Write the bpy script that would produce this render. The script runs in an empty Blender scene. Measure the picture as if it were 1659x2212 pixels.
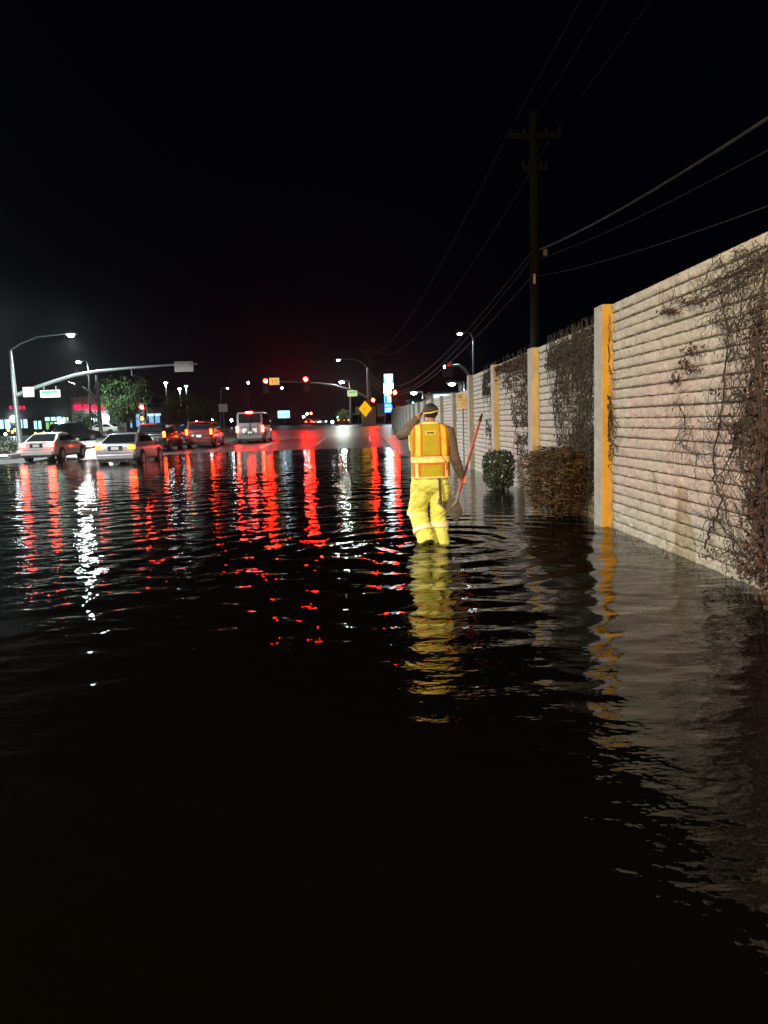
import bpy, bmesh, math, random
import numpy as np
from mathutils import Vector, Matrix, noise
R = math.radians
sc = bpy.context.scene
col = sc.collection

# ------------------------------------------------------------------ camera
F, CX, CY, EYE = 1661.0, 829.5, 1106.0, 1.45       # pixels of a 1659 x 2212 picture
def _n(v): return v / np.linalg.norm(v)
def _v(px, py): return np.array([(px - CX) / F, -(py - CY) / F, -1.0])
_fw = _n(_v(781, 912)); _r = R(2.0)
_u = np.array([-math.sin(_r), math.cos(_r), 0.0]); _u = _n(_u - _fw * np.dot(_u, _fw))
A = np.array([np.cross(_fw, _u), _fw, _u])
C0 = np.array([0, 0, EYE])
def at(px, py, Y):
    d = A @ _v(px, py); return Vector(C0 + d * (Y / d[1]))
def onz(px, py, z=0.0):
    d = A @ _v(px, py); return Vector(C0 + d * ((z - EYE) / d[2]))
def onx(px, py, X):
    d = A @ _v(px, py); return Vector(C0 + d * (X / d[0]))
cd = bpy.data.cameras.new('camera'); cam = bpy.data.objects.new('camera', cd); col.objects.link(cam)
cd.sensor_fit = 'VERTICAL'; cd.sensor_height = 36.0; cd.lens = 36.0 * F / 2212.0
cd.clip_start = 0.05; cd.clip_end = 4000
cam.matrix_world = Matrix.Translation(Vector(C0)) @ Matrix([list(r) for r in A]).to_4x4()
sc.camera = cam

# ------------------------------------------------------------------ night sky, exposure
w = bpy.data.worlds.new('World'); sc.world = w; w.use_nodes = True
bg = w.node_tree.nodes['Background']
bg.inputs[0].default_value = (0.22, 0.28, 0.85, 1); bg.inputs[1].default_value = 0.0018
vs = sc.view_settings
vs.view_transform = 'Standard'; vs.look = 'None'; vs.gamma = 1; vs.exposure = 0; vs.use_curve_mapping = False
sc.render.engine = 'CYCLES'
cy = sc.cycles
cy.use_denoising = True
try: cy.denoiser = 'OPENIMAGEDENOISE'; cy.denoising_prefilter = 'ACCURATE'
except Exception: pass
cy.max_bounces = 6; cy.diffuse_bounces = 2; cy.glossy_bounces = 4; cy.transmission_bounces = 3
cy.caustics_reflective = False; cy.caustics_refractive = False
cy.sample_clamp_indirect = 60.0
cy.use_light_tree = True
random.seed(7)
rng = np.random.default_rng(11)

# ------------------------------------------------------------------ materials
M = {}
def mat(name, color, rough=0.6, metal=0.0, var=0.0, scale=8.0, bump=0.0, bscale=40.0, emit=None, es=0.0, spec=None,
        color2=None, stretch=None, thr=(0.35, 0.65), coat=0.0, detail=5.0):
    m = bpy.data.materials.new(name); m.use_nodes = True
    nt = m.node_tree; N = nt.nodes; L = nt.links; b = N['Principled BSDF']
    c = tuple(color) + (1,)
    b.inputs['Base Color'].default_value = c; b.inputs['Roughness'].default_value = rough
    b.inputs['Metallic'].default_value = metal
    if spec is not None: b.inputs['Specular IOR Level'].default_value = spec
    if coat: b.inputs['Coat Weight'].default_value = coat; b.inputs['Coat Roughness'].default_value = 0.05
    tc = N.new('ShaderNodeTexCoord'); mp = N.new('ShaderNodeMapping'); L.new(tc.outputs['Object'], mp.inputs[0])
    if stretch: mp.inputs['Scale'].default_value = stretch
    if var > 0 or color2:
        nz = N.new('ShaderNodeTexNoise'); nz.inputs['Scale'].default_value = scale; nz.inputs['Detail'].default_value = detail
        nz.inputs['Roughness'].default_value = 0.65
        L.new(mp.outputs[0], nz.inputs['Vector'])
        rp = N.new('ShaderNodeValToRGB'); rp.color_ramp.elements[0].position = thr[0]; rp.color_ramp.elements[1].position = thr[1]
        c2 = tuple(color2) + (1,) if color2 else tuple(min(1, x * (1 + var)) for x in color) + (1,)
        c1 = c if color2 else tuple(x * (1 - var) for x in color) + (1,)
        rp.color_ramp.elements[0].color = c1; rp.color_ramp.elements[1].color = c2
        L.new(nz.outputs['Fac'], rp.inputs[0]); L.new(rp.outputs[0], b.inputs['Base Color'])
        mr = N.new('ShaderNodeMapRange'); mr.inputs[3].default_value = max(0.0, rough - 0.08); mr.inputs[4].default_value = min(1.0, rough + 0.08)
        L.new(nz.outputs['Fac'], mr.inputs[0]); L.new(mr.outputs[0], b.inputs['Roughness'])
    if bump > 0:
        n2 = N.new('ShaderNodeTexNoise'); n2.inputs['Scale'].default_value = bscale; n2.inputs['Detail'].default_value = 6
        L.new(mp.outputs[0], n2.inputs['Vector'])
        bp = N.new('ShaderNodeBump'); bp.inputs['Strength'].default_value = 1.0; bp.inputs['Distance'].default_value = bump
        L.new(n2.outputs['Fac'], bp.inputs['Height']); L.new(bp.outputs[0], b.inputs['Normal'])
    if emit:
        b.inputs['Emission Color'].default_value = tuple(emit) + (1,); b.inputs['Emission Strength'].default_value = es
    M[name] = m
    return m
def nodes(m): return m.node_tree.nodes, m.node_tree.links, m.node_tree.nodes['Principled BSDF']

mat('asphalt', (0.045, 0.046, 0.05), 0.34, var=0.5, scale=1.2, bump=0.006, bscale=30)
mat('sidewalk', (0.22, 0.21, 0.2), 0.35, var=0.25, scale=2.0, bump=0.004, bscale=40)
mat('paint_white', (0.75, 0.75, 0.72), 0.45, var=0.2, scale=6)
mat('galv', (0.20, 0.23, 0.235), 0.42, 0.55, var=0.2, scale=5)
mat('dark_metal', (0.03, 0.03, 0.03), 0.5, 0.2)
mat('black', (0.012, 0.012, 0.012), 0.5)
mat('rubber', (0.015, 0.015, 0.015), 0.75)
mat('rim', (0.35, 0.35, 0.36), 0.35, 0.8)
mat('wood_pole', (0.0035, 0.0032, 0.003), 0.85, var=0.35, scale=6, stretch=(4, 4, .3), bump=0.004)
mat('cable', (0.022, 0.022, 0.026), 0.6)
mat('glass_dark', (0.01, 0.012, 0.014), 0.06, spec=0.6)
mat('car_white', (0.62, 0.61, 0.58), 0.3, coat=0.5, var=0.06, scale=3)
mat('car_silver', (0.40, 0.41, 0.44), 0.32, 0.3, coat=0.5, var=0.06, scale=3)
mat('car_black', (0.012, 0.013, 0.016), 0.25, coat=0.6, var=0.2, scale=3)
mat('car_grey', (0.17, 0.175, 0.185), 0.32, 0.3, coat=0.5, var=0.06, scale=3)
mat('car_red', (0.12, 0.010, 0.012), 0.28, coat=0.6, var=0.1, scale=3)
mat('plate', (0.7, 0.7, 0.68), 0.5, var=0.1, scale=60)
mat('tail_red', (0.4, 0.01, 0.01), 0.3, emit=(1.0, 0.020, 0.008), es=160)
mat('tail_amber', (0.5, 0.05, 0.01), 0.3, emit=(1.0, 0.06, 0.006), es=26)
mat('tail_dim', (0.4, 0.01, 0.01), 0.3, emit=(1.0, 0.02, 0.02), es=0.5)
mat('headlight', (0.8, 0.8, 0.8), 0.2, emit=(1.0, 0.94, 0.82), es=16)
mat('sig_red', (0.5, 0.02, 0.02), 0.3, emit=(1.0, 0.008, 0.002), es=800)
mat('sig_amber', (0.5, 0.2, 0.02), 0.3, emit=(1.0, 0.30, 0.03), es=9)
mat('sig_off', (0.02, 0.02, 0.02), 0.3)
mat('sig_green', (0.02, 0.3, 0.2), 0.3, emit=(0.05, 1.0, 0.6), es=5)
mat('lamp_white', (0.9, 0.9, 0.9), 0.3, emit=(0.82, 1.0, 0.88), es=380)
mat('lamp_cool', (0.9, 0.9, 0.9), 0.3, emit=(0.75, 0.9, 1.0), es=45)
mat('lamp_teal', (0.9, 0.9, 0.9), 0.3, emit=(0.25, 1.0, 0.85), es=18)
mat('lamp_warm', (0.9, 0.9, 0.9), 0.3, emit=(1.0, 0.85, 0.45), es=22)
mat('lamp_amber', (0.9, 0.6, 0.2), 0.3, emit=(1.0, 0.45, 0.05), es=6)
mat('sign_white', (0.75, 0.75, 0.72), 0.45)
mat('sign_grey', (0.36, 0.37, 0.38), 0.5, 0.2, var=0.15, scale=4)
mat('sign_yellow', (0.85, 0.55, 0.02), 0.4, emit=(1.0, 0.5, 0.005), es=0.9)  # unlit sign face; glow added to brighten it
mat('sign_lane', (0.85, 0.62, 0.22), 0.4, emit=(1.0, 0.62, 0.16), es=0.75)  # lane sign face gets an added glow too
mat('sign_brown', (0.25, 0.09, 0.02), 0.5)
mat('sign_green', (0.01, 0.3, 0.12), 0.4, emit=(0.02, 0.55, 0.2), es=0.7)
mat('sign_lit', (0.8, 0.85, 0.6), 0.4, emit=(0.75, 0.95, 0.45), es=0.75)
mat('sign_lit_pale', (0.7, 0.8, 0.65), 0.4, emit=(0.6, 0.75, 0.55), es=0.35)
mat('notice', (0.98, 0.72, 0.36), 0.4, var=0.06, scale=6)  # white sign face with amber light mixed into the colour
mat('notice_red', (0.62, 0.22, 0.07), 0.4)  # sign red shifted by the same amber light
mat('pyl_white', (0.9, 0.9, 0.9), 0.4, emit=(0.85, 1.0, 0.98), es=12)
mat('pyl_teal', (0.1, 0.6, 0.5), 0.4, emit=(0.10, 0.75, 0.62), es=2.2)
mat('pyl_red', (0.7, 0.05, 0.2), 0.4, emit=(0.9, 0.08, 0.28), es=1.0)
mat('pyl_blue', (0.05, 0.2, 0.8), 0.4, emit=(0.04, 0.28, 0.9), es=1.5)
mat('pyl_sky', (0.4, 0.7, 0.9), 0.4, emit=(0.38, 0.78, 1.0), es=2.0)
mat('pyl_orange', (0.8, 0.5, 0.2), 0.4, emit=(1.0, 0.6, 0.2), es=1.0)
mat('store_wall', (0.52, 0.58, 0.54), 0.8, var=0.15, scale=1.0)
mat('store_dark', (0.06, 0.06, 0.06), 0.85, var=0.2, scale=1.0)
mat('store_sign', (0.7, 0.02, 0.06), 0.4, emit=(1.0, 0.012, 0.07), es=1.8)
mat('window_cyan', (0.5, 0.8, 0.8), 0.3, emit=(0.45, 0.95, 0.95), es=1.5, color2=(0.2, 0.3, 0.3), scale=0.6)
mat('window_green', (0.4, 0.8, 0.4), 0.3, emit=(0.40, 0.85, 0.30), es=0.7)
mat('window_blue', (0.3, 0.5, 0.8), 0.3, emit=(0.28, 0.58, 1.0), es=0.75)
mat('canopy_white', (0.8, 0.85, 0.85), 0.4, emit=(0.75, 1.0, 1.0), es=1.6)
mat('bark', (0.06, 0.045, 0.03), 0.9, var=0.4, scale=5, bump=0.01, bscale=12)
mat('vine_stem', (0.035, 0.026, 0.02), 0.9, var=0.4, scale=20)
mat('leaf_red', (0.034, 0.013, 0.008), 0.75, var=0.5, scale=9)
mat('leaf_brown', (0.085, 0.046, 0.015), 0.8, var=0.5, scale=7)
mat('leaf_grey', (0.028, 0.023, 0.019), 0.85, var=0.5, scale=9)
mat('leaf_dark', (0.016, 0.030, 0.010), 0.7, var=0.5, scale=6)
mat('leaf_green', (0.06, 0.13, 0.035), 0.7, var=0.5, scale=0.8)
mat('leaf_olive', (0.10, 0.13, 0.045), 0.7, var=0.4, scale=0.8)
mat('leaf_pale', (0.75, 0.78, 0.74), 0.7, var=0.3, scale=2)
mat('skin', (0.36, 0.17, 0.10), 0.55, var=0.12, scale=30)
mat('hair', (0.015, 0.011, 0.009), 0.8)
mat('shirt', (0.115, 0.085, 0.068), 0.85, var=0.15, scale=25, bump=0.003, bscale=60)
mat('trouser', (0.74, 0.78, 0.20), 0.75, var=0.12, scale=14, bump=0.004, bscale=30)
mat('vest', (0.42, 0.35, 0.014), 0.8, var=0.12, scale=30, bump=0.0015, bscale=220)
mat('orange_trim', (0.62, 0.13, 0.010), 0.75, var=0.1, scale=30)
mat('reflective', (1.0, 0.60, 0.07), 0.5, var=0.06, scale=40)  # tapes: amber light they throw back is put into the colours
mat('reflective_pale', (1.0, 0.72, 0.30), 0.5, var=0.06, scale=40)
mat('reflective_white', (0.95, 0.85, 0.66), 0.5, var=0.06, scale=40)
mat('cap', (0.045, 0.032, 0.024), 0.85, var=0.3, scale=40)
mat('boot', (0.02, 0.018, 0.014), 0.45)
mat('tool_red', (0.30, 0.032, 0.025), 0.5, var=0.2, scale=14)
mat('tool_steel', (0.22, 0.20, 0.18), 0.45, 0.5, var=0.35, scale=10)
mat('cabinet', (0.34, 0.37, 0.38), 0.5, 0.2, var=0.1, scale=3)
mat('red_glow', (0.4, 0.01, 0.01), 0.5)

# wet asphalt: puddled, uneven gloss
# flood water: dark, murky, glossy, with fine ripples on top of the modelled waves
def make_water():
    m = mat('water', (0.0014, 0.0012, 0.0008), 0.025)
    N, L, b = nodes(m); b.inputs['IOR'].default_value = 1.33
    tc = N.new('ShaderNodeTexCoord')
    hs = []
    for sc_, st, det in ((9.0, (0.55, 1.0, 1), 2.0), (26.0, (0.7, 1.0, 1), 1.5)):
        mp = N.new('ShaderNodeMapping'); mp.inputs['Scale'].default_value = st; mp.inputs['Rotation'].default_value = (0, 0, R(-9))
        L.new(tc.outputs['Object'], mp.inputs[0])
        nz = N.new('ShaderNodeTexNoise'); nz.inputs['Scale'].default_value = sc_; nz.inputs['Detail'].default_value = det
        L.new(mp.outputs[0], nz.inputs['Vector']); hs.append(nz)
    mx = N.new('ShaderNodeMath'); mx.operation = 'MULTIPLY_ADD'; mx.inputs[1].default_value = 0.3
    L.new(hs[1].outputs['Fac'], mx.inputs[0]); L.new(hs[0].outputs['Fac'], mx.inputs[2])
    # calm and ruffled patches
    pz = N.new('ShaderNodeTexNoise'); pz.inputs['Scale'].default_value = 0.35; pz.inputs['Detail'].default_value = 3
    L.new(tc.outputs['Object'], pz.inputs['Vector'])
    mr = N.new('ShaderNodeMapRange'); mr.inputs[1].default_value = 0.38; mr.inputs[2].default_value = 0.66
    mr.inputs[3].default_value = 0.15; mr.inputs[4].default_value = 1.0
    L.new(pz.outputs['Fac'], mr.inputs[0])
    bp = N.new('ShaderNodeBump'); bp.inputs['Distance'].default_value = 0.010
    L.new(mr.outputs[0], bp.inputs['Strength']); L.new(mx.outputs[0], bp.inputs['Height']); L.new(bp.outputs[0], b.inputs['Normal'])
make_water()

# painted split-face block: off-white, blotched, pink patches low down, grime streaks
def make_block(name, base, pink=0.6, lines=False):
    m = mat(name, base, 0.7)
    N, L, b = nodes(m); tc = N.new('ShaderNodeNewGeometry')
    def nz(scale, det, st=None):
        mp = N.new('ShaderNodeMapping'); L.new(tc.outputs['Position'], mp.inputs[0])
        if st: mp.inputs['Scale'].default_value = st
        n = N.new('ShaderNodeTexNoise'); n.inputs['Scale'].default_value = scale; n.inputs['Detail'].default_value = det
        n.inputs['Roughness'].default_value = 0.7
        L.new(mp.outputs[0], n.inputs['Vector']); return n
    def ramp(src, a, c, lo=0.0, hi=1.0):
        r = N.new('ShaderNodeMapRange'); r.inputs[1].default_value = a; r.inputs[2].default_value = c
        r.inputs[3].default_value = lo; r.inputs[4].default_value = hi; L.new(src, r.inputs[0]); return r.outputs[0]
    def mix(fac, c1, c2, mode='MIX'):
        x = N.new('ShaderNodeMix'); x.data_type = 'RGBA'; x.blend_type = mode
        L.new(fac, x.inputs[0])
        for k, c in ((6, c1), (7, c2)):
            if isinstance(c, tuple): x.inputs[k].default_value = c + (1,)
            else: L.new(c, x.inputs[k])
        return x.outputs[2]
    c = mix(ramp(nz(3.5, 6, (1, 1.0, 2.5)).outputs['Fac'], 0.35, 0.68), base, tuple(x * 0.55 for x in base))
    c = mix(ramp(nz(1.1, 3).outputs['Fac'], 0.42, 0.62), c, tuple(x * 0.8 for x in base))
    sp = N.new('ShaderNodeSeparateXYZ'); L.new(tc.outputs['Position'], sp.inputs[0])
    pf = N.new('ShaderNodeMath'); pf.operation = 'MULTIPLY'
    L.new(ramp(nz(0.75, 3, (1, 1, 0.7)).outputs['Fac'], 0.44, 0.57, 0, pink), pf.inputs[0])
    hh = N.new('ShaderNodeMath'); hh.operation = 'MULTIPLY'
    L.new(ramp(sp.outputs['Z'], 0.25, 0.6), hh.inputs[0]); L.new(ramp(sp.outputs['Z'], 2.2, 1.7), hh.inputs[1])
    L.new(hh.outputs[0], pf.inputs[1])
    c = mix(pf.outputs[0], c, (0.52, 0.34, 0.32))
    c = mix(ramp(nz(22, 4).outputs['Fac'], 0.52, 0.70, 0, 0.75), c, tuple(x * 0.42 for x in base))
    c = mix(ramp(nz(48, 3).outputs['Fac'], 0.35, 0.65, 0.30, 0.0), c, tuple(x * 0.45 for x in base))
    c = mix(ramp(nz(30, 2).outputs['Fac'], 0.60, 0.70, 0, 0.6), c, tuple(min(1, x * 1.5) for x in base))
    c = mix(ramp(nz(2.0, 4, (1, 3.0, 0.25)).outputs['Fac'], 0.58, 0.75, 0, 0.45), c, (0.13, 0.105, 0.08))
    L.new(c, b.inputs['Base Color'])
    bp = N.new('ShaderNodeBump'); bp.inputs['Distance'].default_value = 0.022
    L.new(nz(13, 6).outputs['Fac'], bp.inputs['Height'])
    if lines:
        mm = N.new('ShaderNodeMath'); mm.operation = 'PINGPONG'; mm.inputs[1].default_value = 0.059
        L.new(sp.outputs['Z'], mm.inputs[0])
        b2 = N.new('ShaderNodeBump'); b2.inputs['Distance'].default_value = 0.01
        L.new(ramp(mm.outputs[0], 0.0, 0.012), b2.inputs['Height']); L.new(b2.outputs[0], bp.inputs['Normal'])
    L.new(bp.outputs[0], b.inputs['Normal'])
make_block('block', (0.58, 0.535, 0.45))
make_block('block_far', (0.46, 0.47, 0.44), 0.15, True)
make_block('pilaster', (0.47, 0.45, 0.41), 0.8)
mat('amber_lit_tint', (0.55, 0.30, 0.035), 0.65, color2=(0.40, 0.20, 0.025), scale=5, stretch=(1, 1, .5), thr=(0.45, 0.75), bump=0.006, bscale=30)  # amber light on the camera-facing pilaster side, put into the colour
mat('cream', (0.55, 0.42, 0.20), 0.65, color2=(0.35, 0.27, 0.14), scale=5, stretch=(1, 1, .5), thr=(0.45, 0.75), bump=0.006, bscale=30)  # same side further off, weaker amber light in the colour
mat('faint_lit_tint', (0.40, 0.37, 0.27), 0.65, color2=(0.30, 0.28, 0.21), scale=5, stretch=(1, 1, .5))  # furthest sides, where the coloured-in amber light dies away
mat('mortar', (0.10, 0.085, 0.065), 0.9, var=0.3, scale=20)

# ------------------------------------------------------------------ mesh helpers
class MB:
    def __init__(s): s.v = []; s.f = []
    def add(s, vs, fs):
        o = len(s.v); s.v += [tuple(x) for x in vs]; s.f += [tuple(i + o for i in f) for f in fs]; return s
    def box(s, c, d, rz=0.0, rot=None):
        x, y, z = (q / 2 for q in d)
        m = rot if rot is not None else Matrix.Rotation(rz, 3, 'Z')
        P = [Vector(c) + m @ Vector((i * x, j * y, k * z)) for i in (-1, 1) for j in (-1, 1) for k in (-1, 1)]
        return s.add(P, [(0, 1, 3, 2), (4, 6, 7, 5), (0, 4, 5, 1), (2, 3, 7, 6), (0, 2, 6, 4), (1, 5, 7, 3)])
    def loft(s, rings, cap=True, closed=True):
        n = len(rings[0]); vs = [p for r in rings for p in r]; fs = []
        for i in range(len(rings) - 1):
            for j in range(n if closed else n - 1):
                k = (j + 1) % n
                fs.append((i * n + j, i * n + k, (i + 1) * n + k, (i + 1) * n + j))
        if cap and closed:
            fs.append(tuple(range(n))[::-1]); fs.append(tuple((len(rings) - 1) * n + j for j in range(n)))
        return s.add(vs, fs)
    def tube(s, pts, rad, n=8, cap=True):
        pts = [Vector(p) for p in pts]
        rad = [rad] * len(pts) if isinstance(rad, (int, float)) else list(rad)
        rings = []; prev = None
        for i, p in enumerate(pts):
            t = (pts[min(i + 1, len(pts) - 1)] - pts[max(i - 1, 0)]).normalized()
            if prev is None:
                a = Vector((0, 0, 1)) if abs(t.z) < 0.9 else Vector((1, 0, 0))
                a = (a - t * a.dot(t)).normalized()
            else: a = (prev - t * prev.dot(t)).normalized()
            prev = a; b = t.cross(a)
            rr = rad[i]; ra, rb = rr if isinstance(rr, tuple) else (rr, rr)
            rings.append([p + a * (ra * math.cos(2 * math.pi * k / n)) + b * (rb * math.sin(2 * math.pi * k / n)) for k in range(n)])
        return s.loft(rings, cap)
    def disc(s, c, r, n=16, axis='y', d=0.02):
        c = Vector(c); ring = lambda o: [c + (Vector((r * math.cos(2 * math.pi * k / n), o, r * math.sin(2 * math.pi * k / n))) if axis == 'y' else
            Vector((o, r * math.cos(2 * math.pi * k / n), r * math.sin(2 * math.pi * k / n))) if axis == 'x' else
            Vector((r * math.cos(2 * math.pi * k / n), r * math.sin(2 * math.pi * k / n), o))) for k in range(n)]
        return s.loft([ring(-d / 2), ring(d / 2)])
    def ell(s, c, r, n=16, m=10, rot=None):
        c = Vector(c); rings = []
        for i in range(m + 1):
            t = math.pi * (i + 0.02) / (m + 0.04) if 0 < i < m else (0.03 if i == 0 else math.pi - 0.03)
            q = []
            for k in range(n):
                a = 2 * math.pi * k / n
                p = Vector((r[0] * math.sin(t) * math.cos(a), r[1] * math.sin(t) * math.sin(a), -r[2] * math.cos(t)))
                q.append(c + (rot @ p if rot is not None else p))
            rings.append(q)
        return s.loft(rings)
    def prism(s, poly, d0, d1, axis='y'):
        f = (lambda p, d: (p[0], d, p[1])) if axis == 'y' else (lambda p, d: (d, p[0], p[1])) if axis == 'x' else (lambda p, d: (p[0], p[1], d))
        return s.loft([[Vector(f(p, d0)) for p in poly], [Vector(f(p, d1)) for p in poly]])
    def mesh(s, name, m, smooth=False, bevel=0.0):
        me = bpy.data.meshes.new(name); me.from_pydata(s.v, [], s.f)
        bm = bmesh.new(); bm.from_mesh(me); bmesh.ops.recalc_face_normals(bm, faces=bm.faces)
        if bevel: bmesh.ops.bevel(bm, geom=[e for e in bm.edges if len(e.link_faces) == 2 and e.calc_face_angle(0) > 0.6], offset=bevel, segments=2, affect='EDGES', profile=0.5)
        bm.to_mesh(me); bm.free()
        me.materials.append(M[m])
        if smooth:
            me.polygons.foreach_set('use_smooth', [True] * len(me.polygons))
            if smooth != 'all':
                try: me.set_sharp_from_angle(angle=R(smooth if not isinstance(smooth, bool) else 40))
                except Exception: pass
        return me
    def obj(s, name, m, parent=None, loc=None, smooth=False, bevel=0.0):
        return link(name, s.mesh(name, m, smooth, bevel), parent, loc)
def link(name, me, parent=None, loc=None):
    o = bpy.data.objects.new(name, me); col.objects.link(o)
    if parent is not None: o.parent = parent
    if loc is not None: o.location = loc
    return o
def tag(o, label, cat, group=None):
    o['label'] = label; o['category'] = cat
    if group: o['group'] = group
    return o
def thing(name, label, cat, loc=(0, 0, 0), rz=0.0, group=None):
    o = bpy.data.objects.new(name, None); col.objects.link(o); o.empty_display_size = 0.2
    o.location = loc; o.rotation_euler = (0, 0, rz); return tag(o, label, cat, group)
def struct(o): o['kind'] = 'structure'; return o
def copy_tree(o, parent=None):
    c = o.copy(); col.objects.link(c)
    if parent is not None: c.parent = parent
    for ch in list(o.children): copy_tree(ch, c)
    return c
def remesh(mb, name, m, voxel, smooth_it=3, disp=None, parent=None):
    me = mb.mesh(name + '_src', m); o = link(name + '_src', me)
    md = o.modifiers.new('r', 'REMESH'); md.mode = 'VOXEL'; md.voxel_size = voxel; md.use_smooth_shade = True
    sm = o.modifiers.new('s', 'SMOOTH'); sm.factor = 0.5; sm.iterations = smooth_it
    dg = bpy.context.evaluated_depsgraph_get(); dg.update()
    out = bpy.data.meshes.new_from_object(o.evaluated_get(dg)); bpy.data.objects.remove(o)
    out.name = name
    if disp:
        nr = [v.normal.copy() for v in out.vertices]; cs = [v.co.copy() for v in out.vertices]
        out.vertices.foreach_set('co', [x for c_, n_ in zip(cs, nr) for x in c_ + disp(c_, n_)])
    out.polygons.foreach_set('use_smooth', [True] * len(out.polygons))
    out.materials.clear(); out.materials.append(M[m])
    return link(name, out, parent)
def text(s, size, name, m, parent, loc, rot, depth=0.002, sx=1.0):
    cu = bpy.data.curves.new(name, 'FONT'); cu.body = s; cu.size = size; cu.align_x = 'CENTER'; cu.align_y = 'CENTER'; cu.extrude = depth
    o = bpy.data.objects.new(name + '_src', cu); col.objects.link(o)
    dg = bpy.context.evaluated_depsgraph_get(); dg.update()
    me = bpy.data.meshes.new_from_object(o.evaluated_get(dg)); bpy.data.objects.remove(o); me.name = name
    me.materials.clear(); me.materials.append(M[m])
    t = link(name, me, parent, loc); t.rotation_euler = rot; t.scale = (sx, 1, 1); return t
def light(name, kind, parent, loc, power, color, radius=0.15, target=None, cone=None, blend=0.6):
    l = bpy.data.lights.new(name, kind); l.energy = power; l.color = color; l.shadow_soft_size = radius
    o = bpy.data.objects.new(name, l); col.objects.link(o)
    if parent is not None: o.parent = parent
    o.location = loc
    if kind == 'SPOT':
        l.spot_size = cone or R(150); l.spot_blend = blend
        o.rotation_euler = (Vector(target) - Vector(loc)).to_track_quat('-Z', 'Y').to_euler() if target is not None else (0, 0, 0)
    return o

# ------------------------------------------------------------------ the ground
GY = [-200, 28, 44, 55, 70, 100, 130, 2000]; GZ = [-0.25, -0.25, 0.0, 0.2, 0.45, 1.0, 1.2, 1.2]
def g(x, y):
    z = float(np.interp(y, GY, GZ))
    if x < -9: z += min(0.12, (-x - 9) * 0.012) * max(0.0, min(1.0, (60 - y) / 20))
    if x > 3.4 and y < 84: z = max(z, 0.25)
    return z
xs = sorted(set(list(np.arange(-60, 30, 3.0)) + [-900, -500, -300, -200, -150, -120, -100, -80, 3.30, 3.45, 40, 60, 100, 200, 400, 900]))
ys = sorted(set(list(np.arange(-40, 140, 3.0)) + [-300, -150, -80, 83.9, 84.1, 150, 180, 220, 300, 450, 700, 1000, 2000]))
mb = MB(); nx = len(xs)
mb.add([(x, y, g(x, y)) for y in ys for x in xs], [(j * nx + i, j * nx + i + 1, (j + 1) * nx + i + 1, (j + 1) * nx + i) for j in range(len(ys) - 1) for i in range(nx - 1)])
ground = struct(mb.obj('road', 'asphalt', smooth='all'))
def ground_strip(name, m, x0, x1, y0, y1, dz, parent=None, step=2.0, thick=0.0):
    n = max(1, int((y1 - y0) / step)); rings = []
    for i in range(n + 1):
        y = y0 + (y1 - y0) * i / n
        za, zb = g(x0, y) + dz, g(x1, y) + dz
        rings.append([(x0, y, za), (x1, y, zb), (x1, y, zb - max(thick, 0.002)), (x0, y, za - max(thick, 0.002))])
    return MB().loft([[Vector(p) for p in r] for r in rings]).obj(name, m, parent)
struct(ground_strip('sidewalk', 'sidewalk', 1.75, 3.16, -6, 81, 0.16, thick=0.25))
struct(ground_strip('kerb', 'sidewalk', 1.58, 1.745, -6, 81, 0.15, thick=0.25))
for x, y0, y1 in [(-13.9, 44, 62), (-10.4, 47, 62), (-6.4, 48, 62), (-3.0, 50, 62), (0.5, 52, 62)]:
    ground_strip('lane_line', 'paint_white', x, x + 0.12, y0, y1, 0.008, ground)
for y0, y1 in ((63, 63.5), (67, 67.3), (70.5, 70.8)):
    m_ = MB()
    m_.add([(x, y, g(x, y) + 0.009) for y in (y0, y1) for x in (-13.8, -9, 1.3)], [(0, 1, 4, 3), (1, 2, 5, 4)])
    m_.obj('stop_line', 'paint_white', ground)
m_ = MB(); m_.add([(x, y, g(x, y) + 0.14) for y in (42, 60) for x in (-60, -19)], [(0, 1, 3, 2)])
m_.box((-40, 42, 0.05), (42, 0.15, 0.22)); m_.box((-19, 51, 0.2), (0.15, 18, 0.24))
struct(m_.obj('median', 'sidewalk'))

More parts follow.
